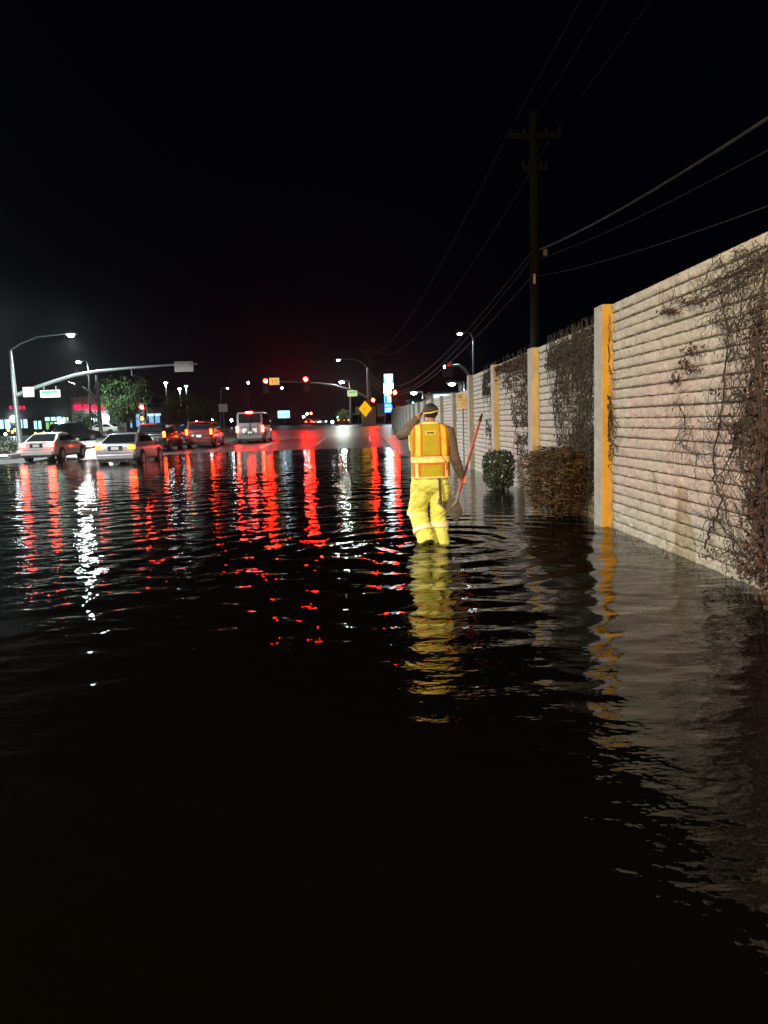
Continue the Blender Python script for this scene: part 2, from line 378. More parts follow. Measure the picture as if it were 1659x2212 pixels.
# ------------------------------------------------------------------ flood water
MAN = Vector((0.80, 8.95, 0.0))
def make_water_mesh():
    rows = list(np.arange(-8, 1.2, 0.4)); y = 1.2
    while y < 60: rows.append(y); y *= 1.0031
    rows = np.array(rows); NC = 520
    t = np.linspace(0, 1, NC)
    Yg = np.repeat(rows[:, None], NC, 1)
    left = -(4.0 + 0.72 * np.maximum(rows, 0))
    Xg = left[:, None] + (3.2 - left)[:, None] * t[None, :]
    Z = np.zeros_like(Xg)
    r = np.random.default_rng(5)
    cell = np.maximum(Yg, 1.2) * 0.0031
    # patches of calm and chop, slowly varying
    patch = 0.55 + 0.45 * np.sin(0.31 * Xg + 0.9 * np.sin(0.23 * Yg)) * np.sin(0.21 * Yg + 1.3 + 0.6 * np.sin(0.4 * Xg))
    for k in range(70):
        lam = 0.09 * (16.0 ** r.random()); th = r.normal(R(98), R(36))
        kx, ky = math.cos(th) * 2 * math.pi / lam, math.sin(th) * 2 * math.pi / lam
        slope = 0.0125 * (1.0 if lam < 0.9 else 0.6)
        fade = np.clip((lam / (cell * 2.5) - 1.0), 0, 1)
        Z += patch * fade * slope * lam / (2 * math.pi) * np.sin(kx * Xg + ky * Yg + r.random() * 6.28)
    Z *= np.interp(Yg, [0, 4, 9], [0.5, 0.62, 1.0])
    # rings spreading from the walker
    for (cx_, cy_, amp, lam, dec, r0) in ((MAN.x - 0.08, MAN.y - 0.1, 0.007, 0.55, 1.3, 0.9), (MAN.x + 0.1, MAN.y + 0.1, 0.0028, 0.26, 0.8, 0.45), (MAN.x, MAN.y - 1.2, 0.003, 0.42, 2.2, 2.4)):
        d = np.hypot(Xg - cx_, (Yg - cy_))
        Z += amp * np.sin(2 * math.pi * d / lam) * np.exp(-((d - r0) / dec) ** 2)
    # wash round the lifted foot
    d = np.hypot((Xg - (MAN.x - 0.12)) / 0.16, (Yg - (MAN.y - 0.22)) / 0.13)
    Z += 0.05 * np.exp(-d * d) * (1 + 0.35 * np.sin(40 * Xg) * np.cos(47 * Yg))
    # wakes of the two near cars
    n = Xg.size; nr = len(rows)
    co = np.stack([Xg, Yg, Z], -1).reshape(-1, 3).astype(np.float32)
    idx = np.arange(n).reshape(nr, NC)
    q = np.stack([idx[:-1, :-1], idx[:-1, 1:], idx[1:, 1:], idx[1:, :-1]], -1).reshape(-1, 4)
    me = bpy.data.meshes.new('water'); me.vertices.add(n); me.vertices.foreach_set('co', co.ravel())
    me.loops.add(q.size); me.loops.foreach_set('vertex_index', q.ravel().astype(np.int32))
    me.polygons.add(len(q)); me.polygons.foreach_set('loop_start', np.arange(0, q.size, 4, dtype=np.int32))
    me.update(calc_edges=True); me.polygons.foreach_set('use_smooth', np.ones(len(q), dtype=bool))
    me.materials.append(M['water']); return struct(link('water', me))
make_water_mesh()

# ------------------------------------------------------------------ the block wall
WX = 3.19; PITCH = 4.05; CH = 0.118
wall = thing('block_wall', 'long off-white split-face block wall with amber-lit pilaster edges beside the flooded road', 'wall')
posts = [0.9, 5.0] + [9.80 + PITCH * k for k in range(0, 19)]
def wall_top(y): return 2.83 if y < 9.8 else 2.68 if y < 21.9 else 2.30 + (y - 22) / 60 * 0.42
def rough_course(y0, y1, seed, h=CH - 0.011):
    n = 80; rr = random.Random(seed); rows = [0.0, 0.10, 0.36, 0.64, 0.90, 1.0]; rings = []
    for i in range(n + 1):
        y = y0 + (y1 - y0) * i / n; ring = []
        joint = min(abs(((y - y0) + (seed % 2) * 0.2) % 0.405), 0.405 - abs(((y - y0) + (seed % 2) * 0.2) % 0.405)) < 0.035
        for k, u in enumerate(rows):
            face = -0.004 if k in (0, 5) else -0.010 - 0.020 * rr.random()
            if joint: face *= 0.35
            ring.append(Vector((face, y, u * h + (rr.random() - .5) * 0.010)))
        ring.append(Vector((0.05, y, h))); ring.append(Vector((0.05, y, 0)))
        rings.append(ring)
    return MB().loft(rings).mesh('block_course', 'block', smooth=70)
cvars = [rough_course(0, PITCH - 0.34, s) for s in range(7)]
for k in range(len(posts) - 1):
    ya, yb = posts[k] + 0.34, posts[k + 1]
    top = wall_top((ya + yb) / 2)
    zb = -0.3
    pn = MB().box((WX + 0.10, (ya + yb) / 2, (zb + top) / 2), (0.16, yb - ya, top - zb - 0.01)).obj('wall_panel', 'mortar' if posts[k] < 33 else 'block_far', wall)
    if posts[k] < 33:
        nC = round((top + 0.26) / CH); h = (top + 0.26) / nC
        for c in range(nC):
            o = link('block_course', cvars[(c * 3 + k * 5) % 7], pn, (WX + 0.018 + random.uniform(-.004, .004), ya, -0.26 + c * h + random.uniform(-.004, .004)))
            o.scale = (1, (yb - ya) / (PITCH - 0.34), h / CH)
for k, y in enumerate(posts):
    if y > 82: continue
    top = 2.825 if y < 10 else 2.675 if y < 22 else wall_top(y) + .01
    p = MB().box((WX + 0.02, y + 0.17, (top - 0.3) / 2), (0.29, 0.335, top + 0.3)).obj('pilaster', 'pilaster' if y < 34 else 'block_far', wall, bevel=0.012)
    if y < 34:
        e = MB().box((WX + 0.015, y - 0.002, (top - 0.3) / 2), (0.27, 0.016, top + 0.28)).obj('light_tinted_edge', 'amber_lit_tint' if y < 11 else 'cream' if y < 20 else 'faint_lit_tint', p)  # thin sheet whose colour carries the amber light, paler with distance

# ------------------------------------------------------------------ creeper, bushes
def leaf(mb, p, s, rr, droop=0.0, thin=0.7):
    a = rr.uniform(0, 6.28); n = Vector((rr.gauss(-0.8, .5), rr.gauss(-.4, .6), rr.gauss(0.2, .6))).normalized()
    u = n.cross(Vector((math.cos(a), math.sin(a), rr.uniform(-1, 1) - droop))).normalized(); v = n.cross(u)
    p = Vector(p)
    mb.add([p - u * s, p + v * s * thin * .5 + n * s * .15, p + u * s, p - v * s * thin * .5 - n * s * .1], [(0, 1, 2, 3)])
def stem_px(mb, pts, r0, r1, X=WX - 0.035, jit=0.012, rr=random):
    P = [onx(px, py, X) for px, py in pts]; Q = []
    for i in range(len(P) - 1):
        for t in range(5):
            q = P[i].lerp(P[i + 1], t / 5); Q.append(q + Vector((rr.uniform(-.012, 0.004), rr.gauss(0, jit), rr.gauss(0, jit))))
    Q.append(P[-1])
    mb.tube(Q, [r0 + (r1 - r0) * i / (len(Q) - 1) for i in range(len(Q))], 5); return Q
def twig(mb, p, ang, n, step, r, rr, X=WX - 0.03, ymax=None):
    pts = [Vector(p)]; tips = []
    y, z = p[1], p[2]
    for i in range(n):
        ang += rr.gauss(0, 0.38); y += math.cos(ang) * step; z += math.sin(ang) * step
        if z > 2.79 or z < 0.03: break
        if ymax and not (ymax[0] < y < ymax[1]): break
        pts.append(Vector((X - rr.uniform(0, 0.03), y, z)))
    if len(pts) > 1: mb.tube(pts, [r * (1 - .6 * i / len(pts)) for i in range(len(pts))], 4, cap=False)
    return pts
def zx6(x, y): return ((2250 + x / 1.4276) / 1.8228, (850 + y / 1.4276) / 1.8228)
rr = random.Random(21)
t = thing('creeper', 'leafless branching creeper with reddish leaf tufts on the wall nearest the amber-lit pilaster', 'vine', (WX, 7, 0), group='creepers on the wall')
off = -Vector(t.location)
st = MB(); lv = MB(); base = []
paths = [([(755, 1855), (790, 1750), (822, 1700), (845, 1590), (805, 1480), (800, 1350), (830, 1150), (858, 1020), (868, 820), (882, 650), (850, 480), (820, 380)], .011, .005),
         ([(1075, 2080), (1070, 1900), (1075, 1600), (1060, 1350), (985, 1140), (1010, 960), (1045, 830), (1070, 520), (1095, 330), (1110, 180)], .022, .012),
         ([(985, 1140), (910, 1180), (830, 1170), (760, 1130)], .010, .003), ([(985, 1140), (1050, 1200), (1100, 1260)], .014, .008),
         ([(885, 640), (940, 600), (1000, 540), (1080, 480)], .010, .005), ([(885, 640), (840, 600), (780, 590), (765, 560)], .007, .003),
         ([(1100, 210), (1000, 270), (880, 330), (760, 400), (640, 450), (520, 540)], .010, .003), ([(1100, 260), (960, 370), (840, 410), (700, 480), (560, 545)], .009, .003),
         ([(1105, 180), (980, 300), (850, 370), (720, 390)], .008, .003),
         ([(870, 830), (900, 760), (980, 800), (1010, 780)], .006, .003), ([(820, 1700), (900, 1820), (960, 1860)], .007, .003), ([(820, 1700), (740, 1690), (650, 1640)], .006, .002),
         ([(800, 1340), (700, 1350), (620, 1280), (600, 1240)], .006, .002), ([(635, 1210), (640, 1130), (600, 1060), (605, 1010)], .005, .002), ([(900, 1360), (940, 1180)], .010, .006),
         ([(1060, 1600), (1000, 1480), (960, 1400), (930, 1250)], .009, .004), ([(850, 1050), (920, 1000), (1000, 1020), (1090, 1010)], .007, .004), ([(1080, 1950), (960, 1900), (850, 1880), (780, 1880)], .008, .003)]
for p, a, b in paths: base += stem_px(st, [zx6(*q) for q in p], a, b, rr=rr)
tips = []
for q in rr.sample(base, min(len(base), 150)):
    for _ in range(2): tips += twig(st, q, rr.uniform(0, 6.28), rr.randint(4, 10), 0.045, 0.0035, rr, ymax=(5.9, 9.75))
for _ in range(70):                                    # fine tangle at the top right and down the right-hand side
    q = onx(*zx6(rr.uniform(820, 1100), rr.uniform(150, 560)), WX - .03); tips += twig(st, q, rr.choice((0.1, 3.2)) + rr.gauss(0, .4), 9, 0.06, 0.004, rr, ymax=(5.9, 9.75))
for _ in range(110):
    q = onx(*zx6(rr.triangular(820, 1105, 1100), rr.uniform(1000, 2050)), WX - .03); tips += twig(st, q, rr.uniform(0, 6.28), 8, 0.045, 0.0045, rr, ymax=(5.9, 9.75))
for (x, y, w_, h_, n_) in [(690, 760, 50, 30, 70), (650, 830, 40, 22, 50), (600, 920, 22, 40, 60), (560, 535, 60, 18, 90), (700, 480, 90, 22, 60), (700, 860, 60, 26, 50), (1060, 600, 60, 120, 200), (1085, 1250, 40, 200, 350), (950, 1230, 60, 90, 160), (1085, 1700, 40, 250, 420), (1040, 1600, 30, 120, 120), (820, 990, 20, 20, 14), (1000, 1980, 80, 60, 120), (950, 800, 120, 300, 60), (800, 1900, 60, 30, 30)]:
    for _ in range(n_):
        q = onx(*zx6(rr.gauss(x, w_ * .55), rr.gauss(y, h_ * .55)), WX - .03); q.x -= rr.uniform(0, .06)
        if 5.3 < q.y < 9.7 and q.z < 2.9: leaf(lv, q, rr.uniform(.012, .032), rr)
for q in rr.sample(tips, min(len(tips), 500)): leaf(lv, q, rr.uniform(.008, .02), rr)
def shift(m_, o): m_.v = [tuple(Vector(v) + o) for v in m_.v]; return m_
shift(st, off).obj('stems', 'vine_stem', t); o = shift(lv, off).obj('leaves', 'leaf_red', t); o['kind'] = 'stuff'
def mat_vine(name, label, polys, nst, nlf, leafm, ls, seed, spread=.05, vert=True, yr=None):
    rr = random.Random(seed); cs = [onx(*p, WX) for p in polys[0][:4]]
    c = Vector((WX, sum(q.y for q in cs) / len(cs), 0)); t = thing(name, label, 'vine', c, group='creepers on the wall')
    st = MB(); lv = MB()
    def inside(x, y, poly):
        r = False; j = len(poly) - 1
        for i in range(len(poly)):
            if (poly[i][1] > y) != (poly[j][1] > y) and x < (poly[j][0] - poly[i][0]) * (y - poly[i][1]) / (poly[j][1] - poly[i][1]) + poly[i][0]: r = not r
            j = i
        return r
    for poly in polys:
        x0, x1 = min(p[0] for p in poly), max(p[0] for p in poly); y0, y1 = min(p[1] for p in poly), max(p[1] for p in poly)
        def pick():
            while True:
                x, y = rr.uniform(x0, x1), rr.uniform(y0, y1)
                if inside(x, y, poly): return x, y
        for _ in range(nst):
            q = onx(*pick(), WX - .03); twig(st, q, (rr.choice((1.57, -1.57)) if rr.random() < .65 else rr.uniform(0, 6.28)) + rr.gauss(0, .3), rr.randint(5, 16), .05, rr.uniform(.004, .010), rr, ymax=yr)
        for _ in range(nlf):
            x, y = pick()
            # ragged density: skip most leaves where a coarse noise is low
            if noise.noise(Vector((x * .05, y * .05, seed))) < rr.uniform(-.55, .15): continue
            q = onx(x, y, WX - .04); q.x -= rr.uniform(0, spread)
            if yr and not (yr[0] < q.y < yr[1]): continue
            leaf(lv, q, rr.uniform(ls * .5, ls), rr)
    shift(st, -c).obj('stems', 'vine_stem', t)
    if lv.v: o = shift(lv, -c).obj('leaves', leafm, t); o['kind'] = 'stuff'
mat_vine('creeper', 'dense grey-brown creeper matting the wall just beyond the amber-lit pilaster', [[(1283, 745), (1205, 800), (1192, 860), (1205, 960), (1283, 985)], [(1283, 930), (1240, 930), (1225, 1070), (1280, 1060)], [(1283, 705), (1185, 755), (1180, 800), (1283, 780)]], 190, 2100, 'leaf_grey', .034, 3, yr=(10.2, 14.0))
mat_vine('creeper', 'rusty brown creeper hanging down the wall above the green bush', [[(1150, 765), (1085, 790), (1085, 830), (1105, 870), (1120, 980), (1145, 1000), (1152, 900)], [(1075, 795), (1045, 810), (1045, 855), (1072, 850)], [(1150, 760), (1060, 798), (1060, 815), (1150, 790)]], 60, 1900, 'leaf_red', .045, 4, yr=(14.25, 21.5))
mat_vine('creeper', 'small dry creeper strand low on the wall beyond the raised shovel handle', [[(1048, 905), (1070, 900), (1068, 965), (1056, 960)]], 14, 160, 'leaf_grey', .05, 6, yr=(18.3, 22))
mat_vine('creeper', 'thin dark tendrils crossing the amber-lit pilaster', [[(1287, 900), (1322, 880), (1322, 1010), (1290, 1000)], [(1290, 700), (1322, 680), (1322, 1010), (1290, 1020)]], 34, 40, 'leaf_grey', .02, 9, yr=(9.4, 10.3))
def bush(name, label, c, dims, n, m, ls, seed, blade=False, cat='bush'):
    rr = random.Random(seed); t = thing(name, label, cat, (c[0], c[1], g(*c[:2])))
    st = MB(); lv = MB(); z0 = c[2] - g(*c[:2])
    for _ in range(14):
        a = rr.uniform(0, 6.28); st.tube([(0, 0, 0), (math.cos(a) * dims[0] * .3, math.sin(a) * dims[1] * .3, (z0 + dims[2]) * .5), (math.cos(a) * dims[0] * .42, math.sin(a) * dims[1] * .42, z0 + dims[2] * .92)], [.014, .009, .004], 5)
    for _ in range(n):
        while True:
            x, y, z = (rr.uniform(-1, 1) for _ in range(3))
            if abs(x) ** 3 + abs(y) ** 3 + abs(z) ** 4 < 1 + .35 * noise.noise(Vector((x * 2.6, y * 2.6, z * 2.2 + seed))) * (1.0 if not blade else 2.2) - (0 if not blade else .08 * (1 - z)): break
        d = max(abs(x), abs(y), abs(z))
        if d < .55 and rr.random() < .6: continue
        p = Vector((x * dims[0] / 2, y * dims[1] / 2, z0 + (z + 1) * dims[2] / 2))
        if blade:
            L_ = rr.uniform(.5, 1.2) * ls * (3 if rr.random() < .93 else 6); a = rr.uniform(0, 6.28); o_ = Vector((math.cos(a), math.sin(a), 0))
            w_ = Vector((-o_.y, o_.x, rr.gauss(0, .4))) * ls * .22
            lv.add([p - w_, p + w_, p + o_ * L_ * .5 + w_ + Vector((0, 0, .0)), p + o_ * L_ - Vector((0, 0, L_ * rr.uniform(-.1, .45))), p + o_ * L_ * .5 - w_], [(0, 1, 2, 3, 4)])
        else: leaf(lv, p, rr.uniform(ls * .5, ls), rr)
    st.obj('stems', 'vine_stem', t); o = lv.obj('leaves', m, t); o['kind'] = 'stuff'
    return t
bush('bush', 'squarish dark green bush standing in the flood against the wall', (2.76, 15.6, 0.0), (0.64, 0.75, 0.80), 2600, 'leaf_dark', .05, 5)
bush('bush', 'brown drooping dry bush standing in the flood below the matted creeper', (2.86, 11.35, 0.0), (0.78, 1.7, 1.0), 7500, 'leaf_brown', .042, 8, blade=True)
bush('bush', 'dark tangled shrub at the foot of the wall beneath the leafless creeper', (2.98, 5.35, 0.0), (0.42, 0.75, 2.1), 3600, 'leaf_red', .035, 12)
rr = random.Random(77); wd = MB()
for _ in range(130):
    y = rr.triangular(6.4, 11, 9.3); p = Vector((WX - .05 - abs(rr.gauss(0, .10)), y, -.02)); h_ = rr.uniform(.02, .07)
    a = rr.uniform(0, 6.28); o_ = Vector((math.cos(a), math.sin(a), 0)) * .03
    wd.add([p - o_ * .2, p + o_ * .2, p + o_ + Vector((0, 0, h_))], [(0, 1, 2)])
o = wd.obj('weeds', 'leaf_dark'); tag(o, 'low green weeds poking out of the water along the wall foot', 'weeds'); o['kind'] = 'stuff'

# ------------------------------------------------------------------ no-stopping sign
c = at(1000, 866, 23.4); t = thing('parking_sign', 'small amber-lit rectangular no-stopping sign on a thin post before the wall', 'sign', (c.x, 23.4, g(c.x, 23.4)))
zc = c.z - t.location.z
MB().tube([(0, .03, 0), (0, .03, zc + .25)], .024, 8).obj('post', 'galv', t)
pl = MB().prism([(x * .145 + dx, zc + z * .2 + dz) for x, z, dx, dz in ((-1, -1, 0, -.03), (1, -1, 0, -.03), (1, -1, .03, 0), (1, 1, .03, 0), (1, 1, 0, .03), (-1, 1, 0, .03), (-1, 1, -.03, 0), (-1, -1, -.03, 0))][:], -.004, .004).obj('plate', 'notice', t)
MB().box((-.085, -.006, zc + .135), (.11, .004, .11)).obj('panel', 'notice_red', pl)
F_ = (R(90), 0, 0)
text('NO', .075, 'lettering', 'notice', pl, (-.085, -.010, zc + .135), F_)
text('STOPPING', .062, 'lettering', 'notice_red', pl, (0, -.007, zc + .02), F_, sx=.86)
text('ANY', .062, 'lettering', 'notice_red', pl, (0, -.007, zc - .07), F_)
text('TIME', .062, 'lettering', 'notice_red', pl, (0, -.007, zc - .145), F_)

# ------------------------------------------------------------------ lamps, signals, masts
def cobra(parent, p, d, m, s=1.0, power=None, color=(.88, 1, .9), name='lamp_head'):
    """cobra-head luminaire at p pointing along d (unit xy), lens under it"""
    d = Vector(d).normalized(); n = Vector((-d.y, d.x, 0)); rings = []
    for u, w_, h_ in ((0, .05, .05), (.15, .1, .08), (.35, .17, .11), (.6, .18, .12), (.75, .1, .06)):
        c_ = Vector(p) + d * u * s
        rings.append([c_ + n * (w_ * s * math.cos(a)) + Vector((0, 0, h_ * s * math.sin(a) * (1 if math.sin(a) > 0 else .45))) for a in [2 * math.pi * k / 10 for k in range(10)]])
    h = MB().loft(rings).obj(name, 'galv', parent, smooth=True)
    c_ = Vector(p) + d * .48 * s
    MB().ell(c_ - Vector((0, 0, .06 * s)), (.17 * s, .17 * s, .10 * s), 12, 6).obj('lens', m, h, smooth='all')
    if power: light('lamp_light', 'SPOT', h, c_ - Vector((0, 0, .22 * s)), power, color, .16, cone=R(163), target=c_ - Vector((0, 0, 5)), blend=.16)
    return h
def street_lamp(label, base, top, tip, m, s=1.0, power=None, color=(.88, 1, .9), group=None, cat='street lamp'):
    t = thing('street_lamp', label, cat, base, group=group); b = Vector(base); top = Vector(top) - b; tip = Vector(tip) - b
    MB().tube([(0, 0, 0), tuple(top * .5), tuple(top)], [.13 * s, .10 * s, .07 * s], 10).obj('pole', 'galv', t, smooth=True)
    mid = top.lerp(tip, .45) + Vector((0, 0, (tip.z - top.z) * .35 + .15))
    MB().tube([tuple(top - Vector((0, 0, .1))), tuple(top.lerp(mid, .5) + Vector((0, 0, .12))), tuple(mid), tuple(tip)], [.05 * s, .045 * s, .04 * s, .035 * s], 8).obj('arm', 'galv', t, smooth=True)
    MB().box((0, 0, .04), (.4, .4, .08)).obj('base_plate', 'galv', t)
    d = Vector((tip.x - top.x, tip.y - top.y, 0))
    cobra(t, tip, d if d.length > .05 else Vector((-1, 0, 0)), m, 1.25 * s, power, color)
    return t
def signal(parent, c, lit, facing=-1, s=1.0, n=3, off=None):
    """three-lens signal head centred at c, lenses towards -y (facing -1) or +y"""
    c = Vector(c); h = MB().box(c, (.34 * s, .22 * s, 1.05 * s)).obj('signal_head', 'black', parent, bevel=.02)
    MB().box(c - Vector((0, facing * .10 * s, 0)), (.62 * s, .02, 1.35 * s)).obj('backplate', 'dark_metal', h)
    for i in range(n):
        z = (.34 - i * .34) * s; lp = c + Vector((0, facing * .115 * s, z))
        MB().disc(lp, .15 * s, 18, 'y', .03).obj('lens', lit if i == 0 else 'sig_off', h)
        v = MB(); k = 12                           # open tunnel visor
        for a in range(k + 1):
            th = R(-30) + R(240) * a / k; q = Vector((math.cos(th), 0, math.sin(th))) * .16 * s
            v.v += [tuple(lp + q), tuple(lp + q + Vector((0, facing * .26 * s, 0)))]
        v.f = [(2 * a, 2 * a + 2, 2 * a + 3, 2 * a + 1) for a in range(k)]
        v.obj('visor', 'black', h)
    return h
def ped_signal(parent, c, m, s=1.0):
    h = MB().box(c, (.42 * s, .2 * s, .42 * s)).obj('pedestrian_signal', 'black', parent, bevel=.015)
    q = Vector(c) + Vector((0, -.11 * s, 0)); x = MB().box(q, (.16 * s, .02, .18 * s))
    for i in range(4): x.box(q + Vector(((-.06 + .04 * i) * s, 0, .13 * s)), (.026 * s, .02, .1 * s))
    x.box(q + Vector((.11 * s, 0, .0)), (.04 * s, .02, .1 * s)); x.obj('hand_symbol', m, h)
def rel(px, py, Y, b): return at(px, py, Y) - Vector(b)

# big mast at the near corner on the left (seen from behind)
b = at(43, 950, 60); b.z = g(b.x, b.y)
t = thing('signal_mast', 'tall grey signal mast with a long curved arm and street lamp behind the white sedans', 'traffic signal', b)
pt = rel(22, 757, 60, b)
MB().tube([(0, 0, 0), (pt.x * .5, 0, pt.z * .5), (pt.x, 0, pt.z)], [.24, .19, .13], 14).obj('pole', 'galv', t, smooth=True)
arm = [rel(x, y, 60, b) for x, y in ((36, 854), (70, 840), (110, 826), (160, 811), (210, 802), (280, 795), (360, 789), (426, 786))]
MB().tube(arm, [.17, .16, .15, .135, .12, .10, .085, .07], 12).obj('mast_arm', 'galv', t, smooth=True)
lp = rel(132, 722, 60, b)
MB().tube([pt, rel(45, 742, 60, b), rel(80, 728, 60, b), lp], [.07, .06, .05, .045], 8).obj('lamp_arm', 'galv', t, smooth=True)
cobra(t, lp, (1, 0, 0), 'lamp_white', 1.5, 4200, (.85, 1, .9))
p = rel(398, 792, 60, b); MB().box(p - Vector((0, .12, 0)), (1.42, .02, .78)).obj('sign_back', 'sign_grey', t)
p = rel(64, 847, 60, b); MB().box(p - Vector((0, .2, 0)), (.85, .02, .75)).obj('sign_back', 'sign_grey', t)
p = rel(111, 851, 60, b); q = MB().box(p - Vector((0, .2, 0)), (1.5, .12, .55)).obj('street_name_sign', 'sign_lit_pale', t, bevel=.04)
MB().box(p - Vector((0, .268, -.14)), (1.2, .01, .16)).obj('name_band', 'sign_green', q)
for dx in (-.45, .45): MB().box(p + Vector((dx, -.2, .42)), (.05, .05, .32)).obj('hanger', 'galv', q)
for px, py in ((284, 800), (207, 812)): MB().tube([rel(px, py - 2, 60, b), rel(px + 1, py + 12, 60, b)], .06, 8).obj('bracket', 'galv', t)

# second mast across the side street
b = at(218, 930, 84); b.z = g(b.x, b.y)
t = thing('signal_mast', 'grey signal mast with arm leaning towards the lit store sign', 'traffic signal', b)
MB().tube([(0, 0, 0), rel(208, 811, 84, b)], [.22, .15], 12).obj('pole', 'galv', t, smooth=True)
MB().tube([rel(215, 870, 84, b), rel(200, 853, 84, b), rel(180, 838, 84, b), rel(146, 825, 84, b)], [.15, .13, .11, .08], 10).obj('mast_arm', 'galv', t, smooth=True)
for px, py in ((172, 831), (135, 832)):
    h = rel(px, py, 84, b); signal(t, h - Vector((0, .1, .35)), 'tail_dim' if px > 150 else 'sig_off', 1, 1.1)
lp = rel(170, 783, 84, b)
street_lamp('greenish street lamp above the long curved signal arm', at(196, 930, 86) * 1.0, at(192, 800, 86), at(183, 780, 86), 'lamp_white', 1.15, 4000)

# red signal on a short post in front of the blue-windowed shop
b = at(315, 938, 70); b.z = g(b.x, b.y)
t = thing('signal_post', 'short traffic signal post showing red before the blue-windowed shop', 'traffic signal', b)
h = rel(310, 889, 70, b); MB().tube([(0, 0, 0), (h.x, 0, h.z + .2)], .07, 10).obj('pole', 'galv', t)
signal(t, h - Vector((0, .2, -.0)), 'sig_red', -1, 1.15); ped_signal(t, rel(309, 905, 70, b) - Vector((0, .22, 0)), 'sig_amber', 1.2)

# mast with the two red signals across the road
b = at(798, 918, 100); b.z = g(b.x, b.y)
t = thing('signal_mast', 'signal mast whose long arm carries two red signals and an orange lane sign', 'traffic signal', b)
pt = rel(794, 795, 100, b)
MB().tube([(0, 0, 0), pt], [.24, .15], 12).obj('pole', 'galv', t, smooth=True)
arm = [rel(x, y, 100, b) for x, y in ((797, 862), (780, 852), (755, 841), (720, 832), (690, 828), (655, 826), (600, 824), (566, 825))]
MB().tube(arm, [.16, .15, .13, .12, .11, .1, .08, .07], 10).obj('mast_arm', 'galv', t, smooth=True)
lp = rel(742, 776, 100, b); MB().tube([pt, rel(780, 782, 100, b), rel(762, 776, 100, b), lp], [.07, .06, .055, .05], 8).obj('lamp_arm', 'galv', t, smooth=True)
cobra(t, lp, (-1, 0, 0), 'lamp_warm', 1.4, 1500, (1, .95, .8))
for px, py in ((661, 822), (575, 826)):
    h = rel(px, py, 100, b); signal(t, h - Vector((0, .25, .40)), 'sig_red', -1, 1.6)
p = rel(593, 824, 100, b); q = MB().box(p - Vector((0, .3, 0)), (1.25, .03, .88)).obj('lane_sign', 'sign_lane', t)
for dx in (-.3, .24):
    k = MB().tube([p + Vector((dx - .12, -.325, .16)), p + Vector((dx, -.325, .24)), p + Vector((dx + .08, -.325, .12)), p + Vector((dx + .09, -.325, -.22))], .035, 6); k.obj('arrow', 'sign_brown', q)
p = rel(761, 850, 100, b); q = MB().box(p - Vector((0, .25, 0)), (1.25, .1, .72)).obj('street_name_sign', 'sign_lit', t, bevel=.04)
MB().box(p - Vector((0, .31, -.16)), (.95, .01, .16)).obj('name_band', 'sign_green', q)
signal(t, rel(806, 872, 100, b) - Vector((0, .2, 0)), 'sig_red', -1, 1.3); MB().box(rel(801, 870, 100, b), (.5, .06, .06)).obj('bracket', 'galv', t)
ped_signal(t, rel(806, 893, 100, b) - Vector((0, .2, 0)), 'sig_amber', 1.35)

# red signal post left of the wall end
b = at(856, 920, 90); b.z = g(b.x, b.y)
t = thing('signal_post', 'red traffic signal with a small orange plate at the far end of the wall', 'traffic signal', b)
h = rel(853, 857, 90, b); MB().tube([(0, 0, 0), (h.x, .2, h.z + .3)], .07, 8).obj('pole', 'galv', t)
signal(t, h - Vector((0, .1, 0)), 'sig_red', -1, 1.4); MB().box(rel(860, 884, 90, b) - Vector((0, .1, 0)), (.5, .03, .8)).obj('plate', 'notice', t, bevel=.01)

# mast behind the wall
b = at(1024, 900, 66); b.z = g(b.x, b.y)
t = thing('signal_mast', 'bent grey signal arm rising from behind the block wall', 'traffic signal', b)
MB().tube([(0, 0, 0), rel(1022, 835, 66, b)], [.2, .15], 10).obj('pole', 'galv', t)
MB().tube([rel(1023, 845, 66, b), rel(1014, 812, 66, b), rel(1003, 798, 66, b), rel(990, 789, 66, b), rel(968, 791, 66, b)], [.16, .15, .14, .12, .09], 10).obj('mast_arm', 'galv', t, smooth=True)
signal(t, rel(970, 797, 66, b) - Vector((0, .1, 0)), 'tail_dim', -1, 1.0); signal(t, rel(962, 799, 66, b) + Vector((0, .3, 0)), 'lamp_cool', -1, .8)

street_lamp('faint twin-lensed street lamp on a dark pole behind the block wall', (at(1023, 900, 68).x, 68, .3), at(1022, 735, 68), at(1008, 719, 68), 'lamp_cool', 1.0, 900, (.85, .95, 1))
street_lamp('bright white street lamp hanging over the green street name sign', (at(757, 918, 122).x, 122, 1.1), at(757, 850, 122), at(752, 823, 122), 'lamp_white', 1.7, 1200)
street_lamp('small yellowish street lamp between the trees and the silver van', (at(476, 918, 150).x, 150, 1.2), at(477, 845, 150), at(484, 838, 150), 'lamp_warm', 1.1)
street_lamp('bluish white lamp over the filling station roof', (at(914, 900, 105).x, 105, 1.1), at(914, 855, 105), at(912, 846, 105), 'lamp_cool', 1.9, 1500, (.8, .92, 1))
street_lamp('white lamp beside the pale-leaved tree behind the wall', (at(1003, 900, 55).x, 55, .3), at(1004, 832, 55), at(997, 826, 55), 'lamp_cool', 1.15, 1500, (.9, .97, 1))
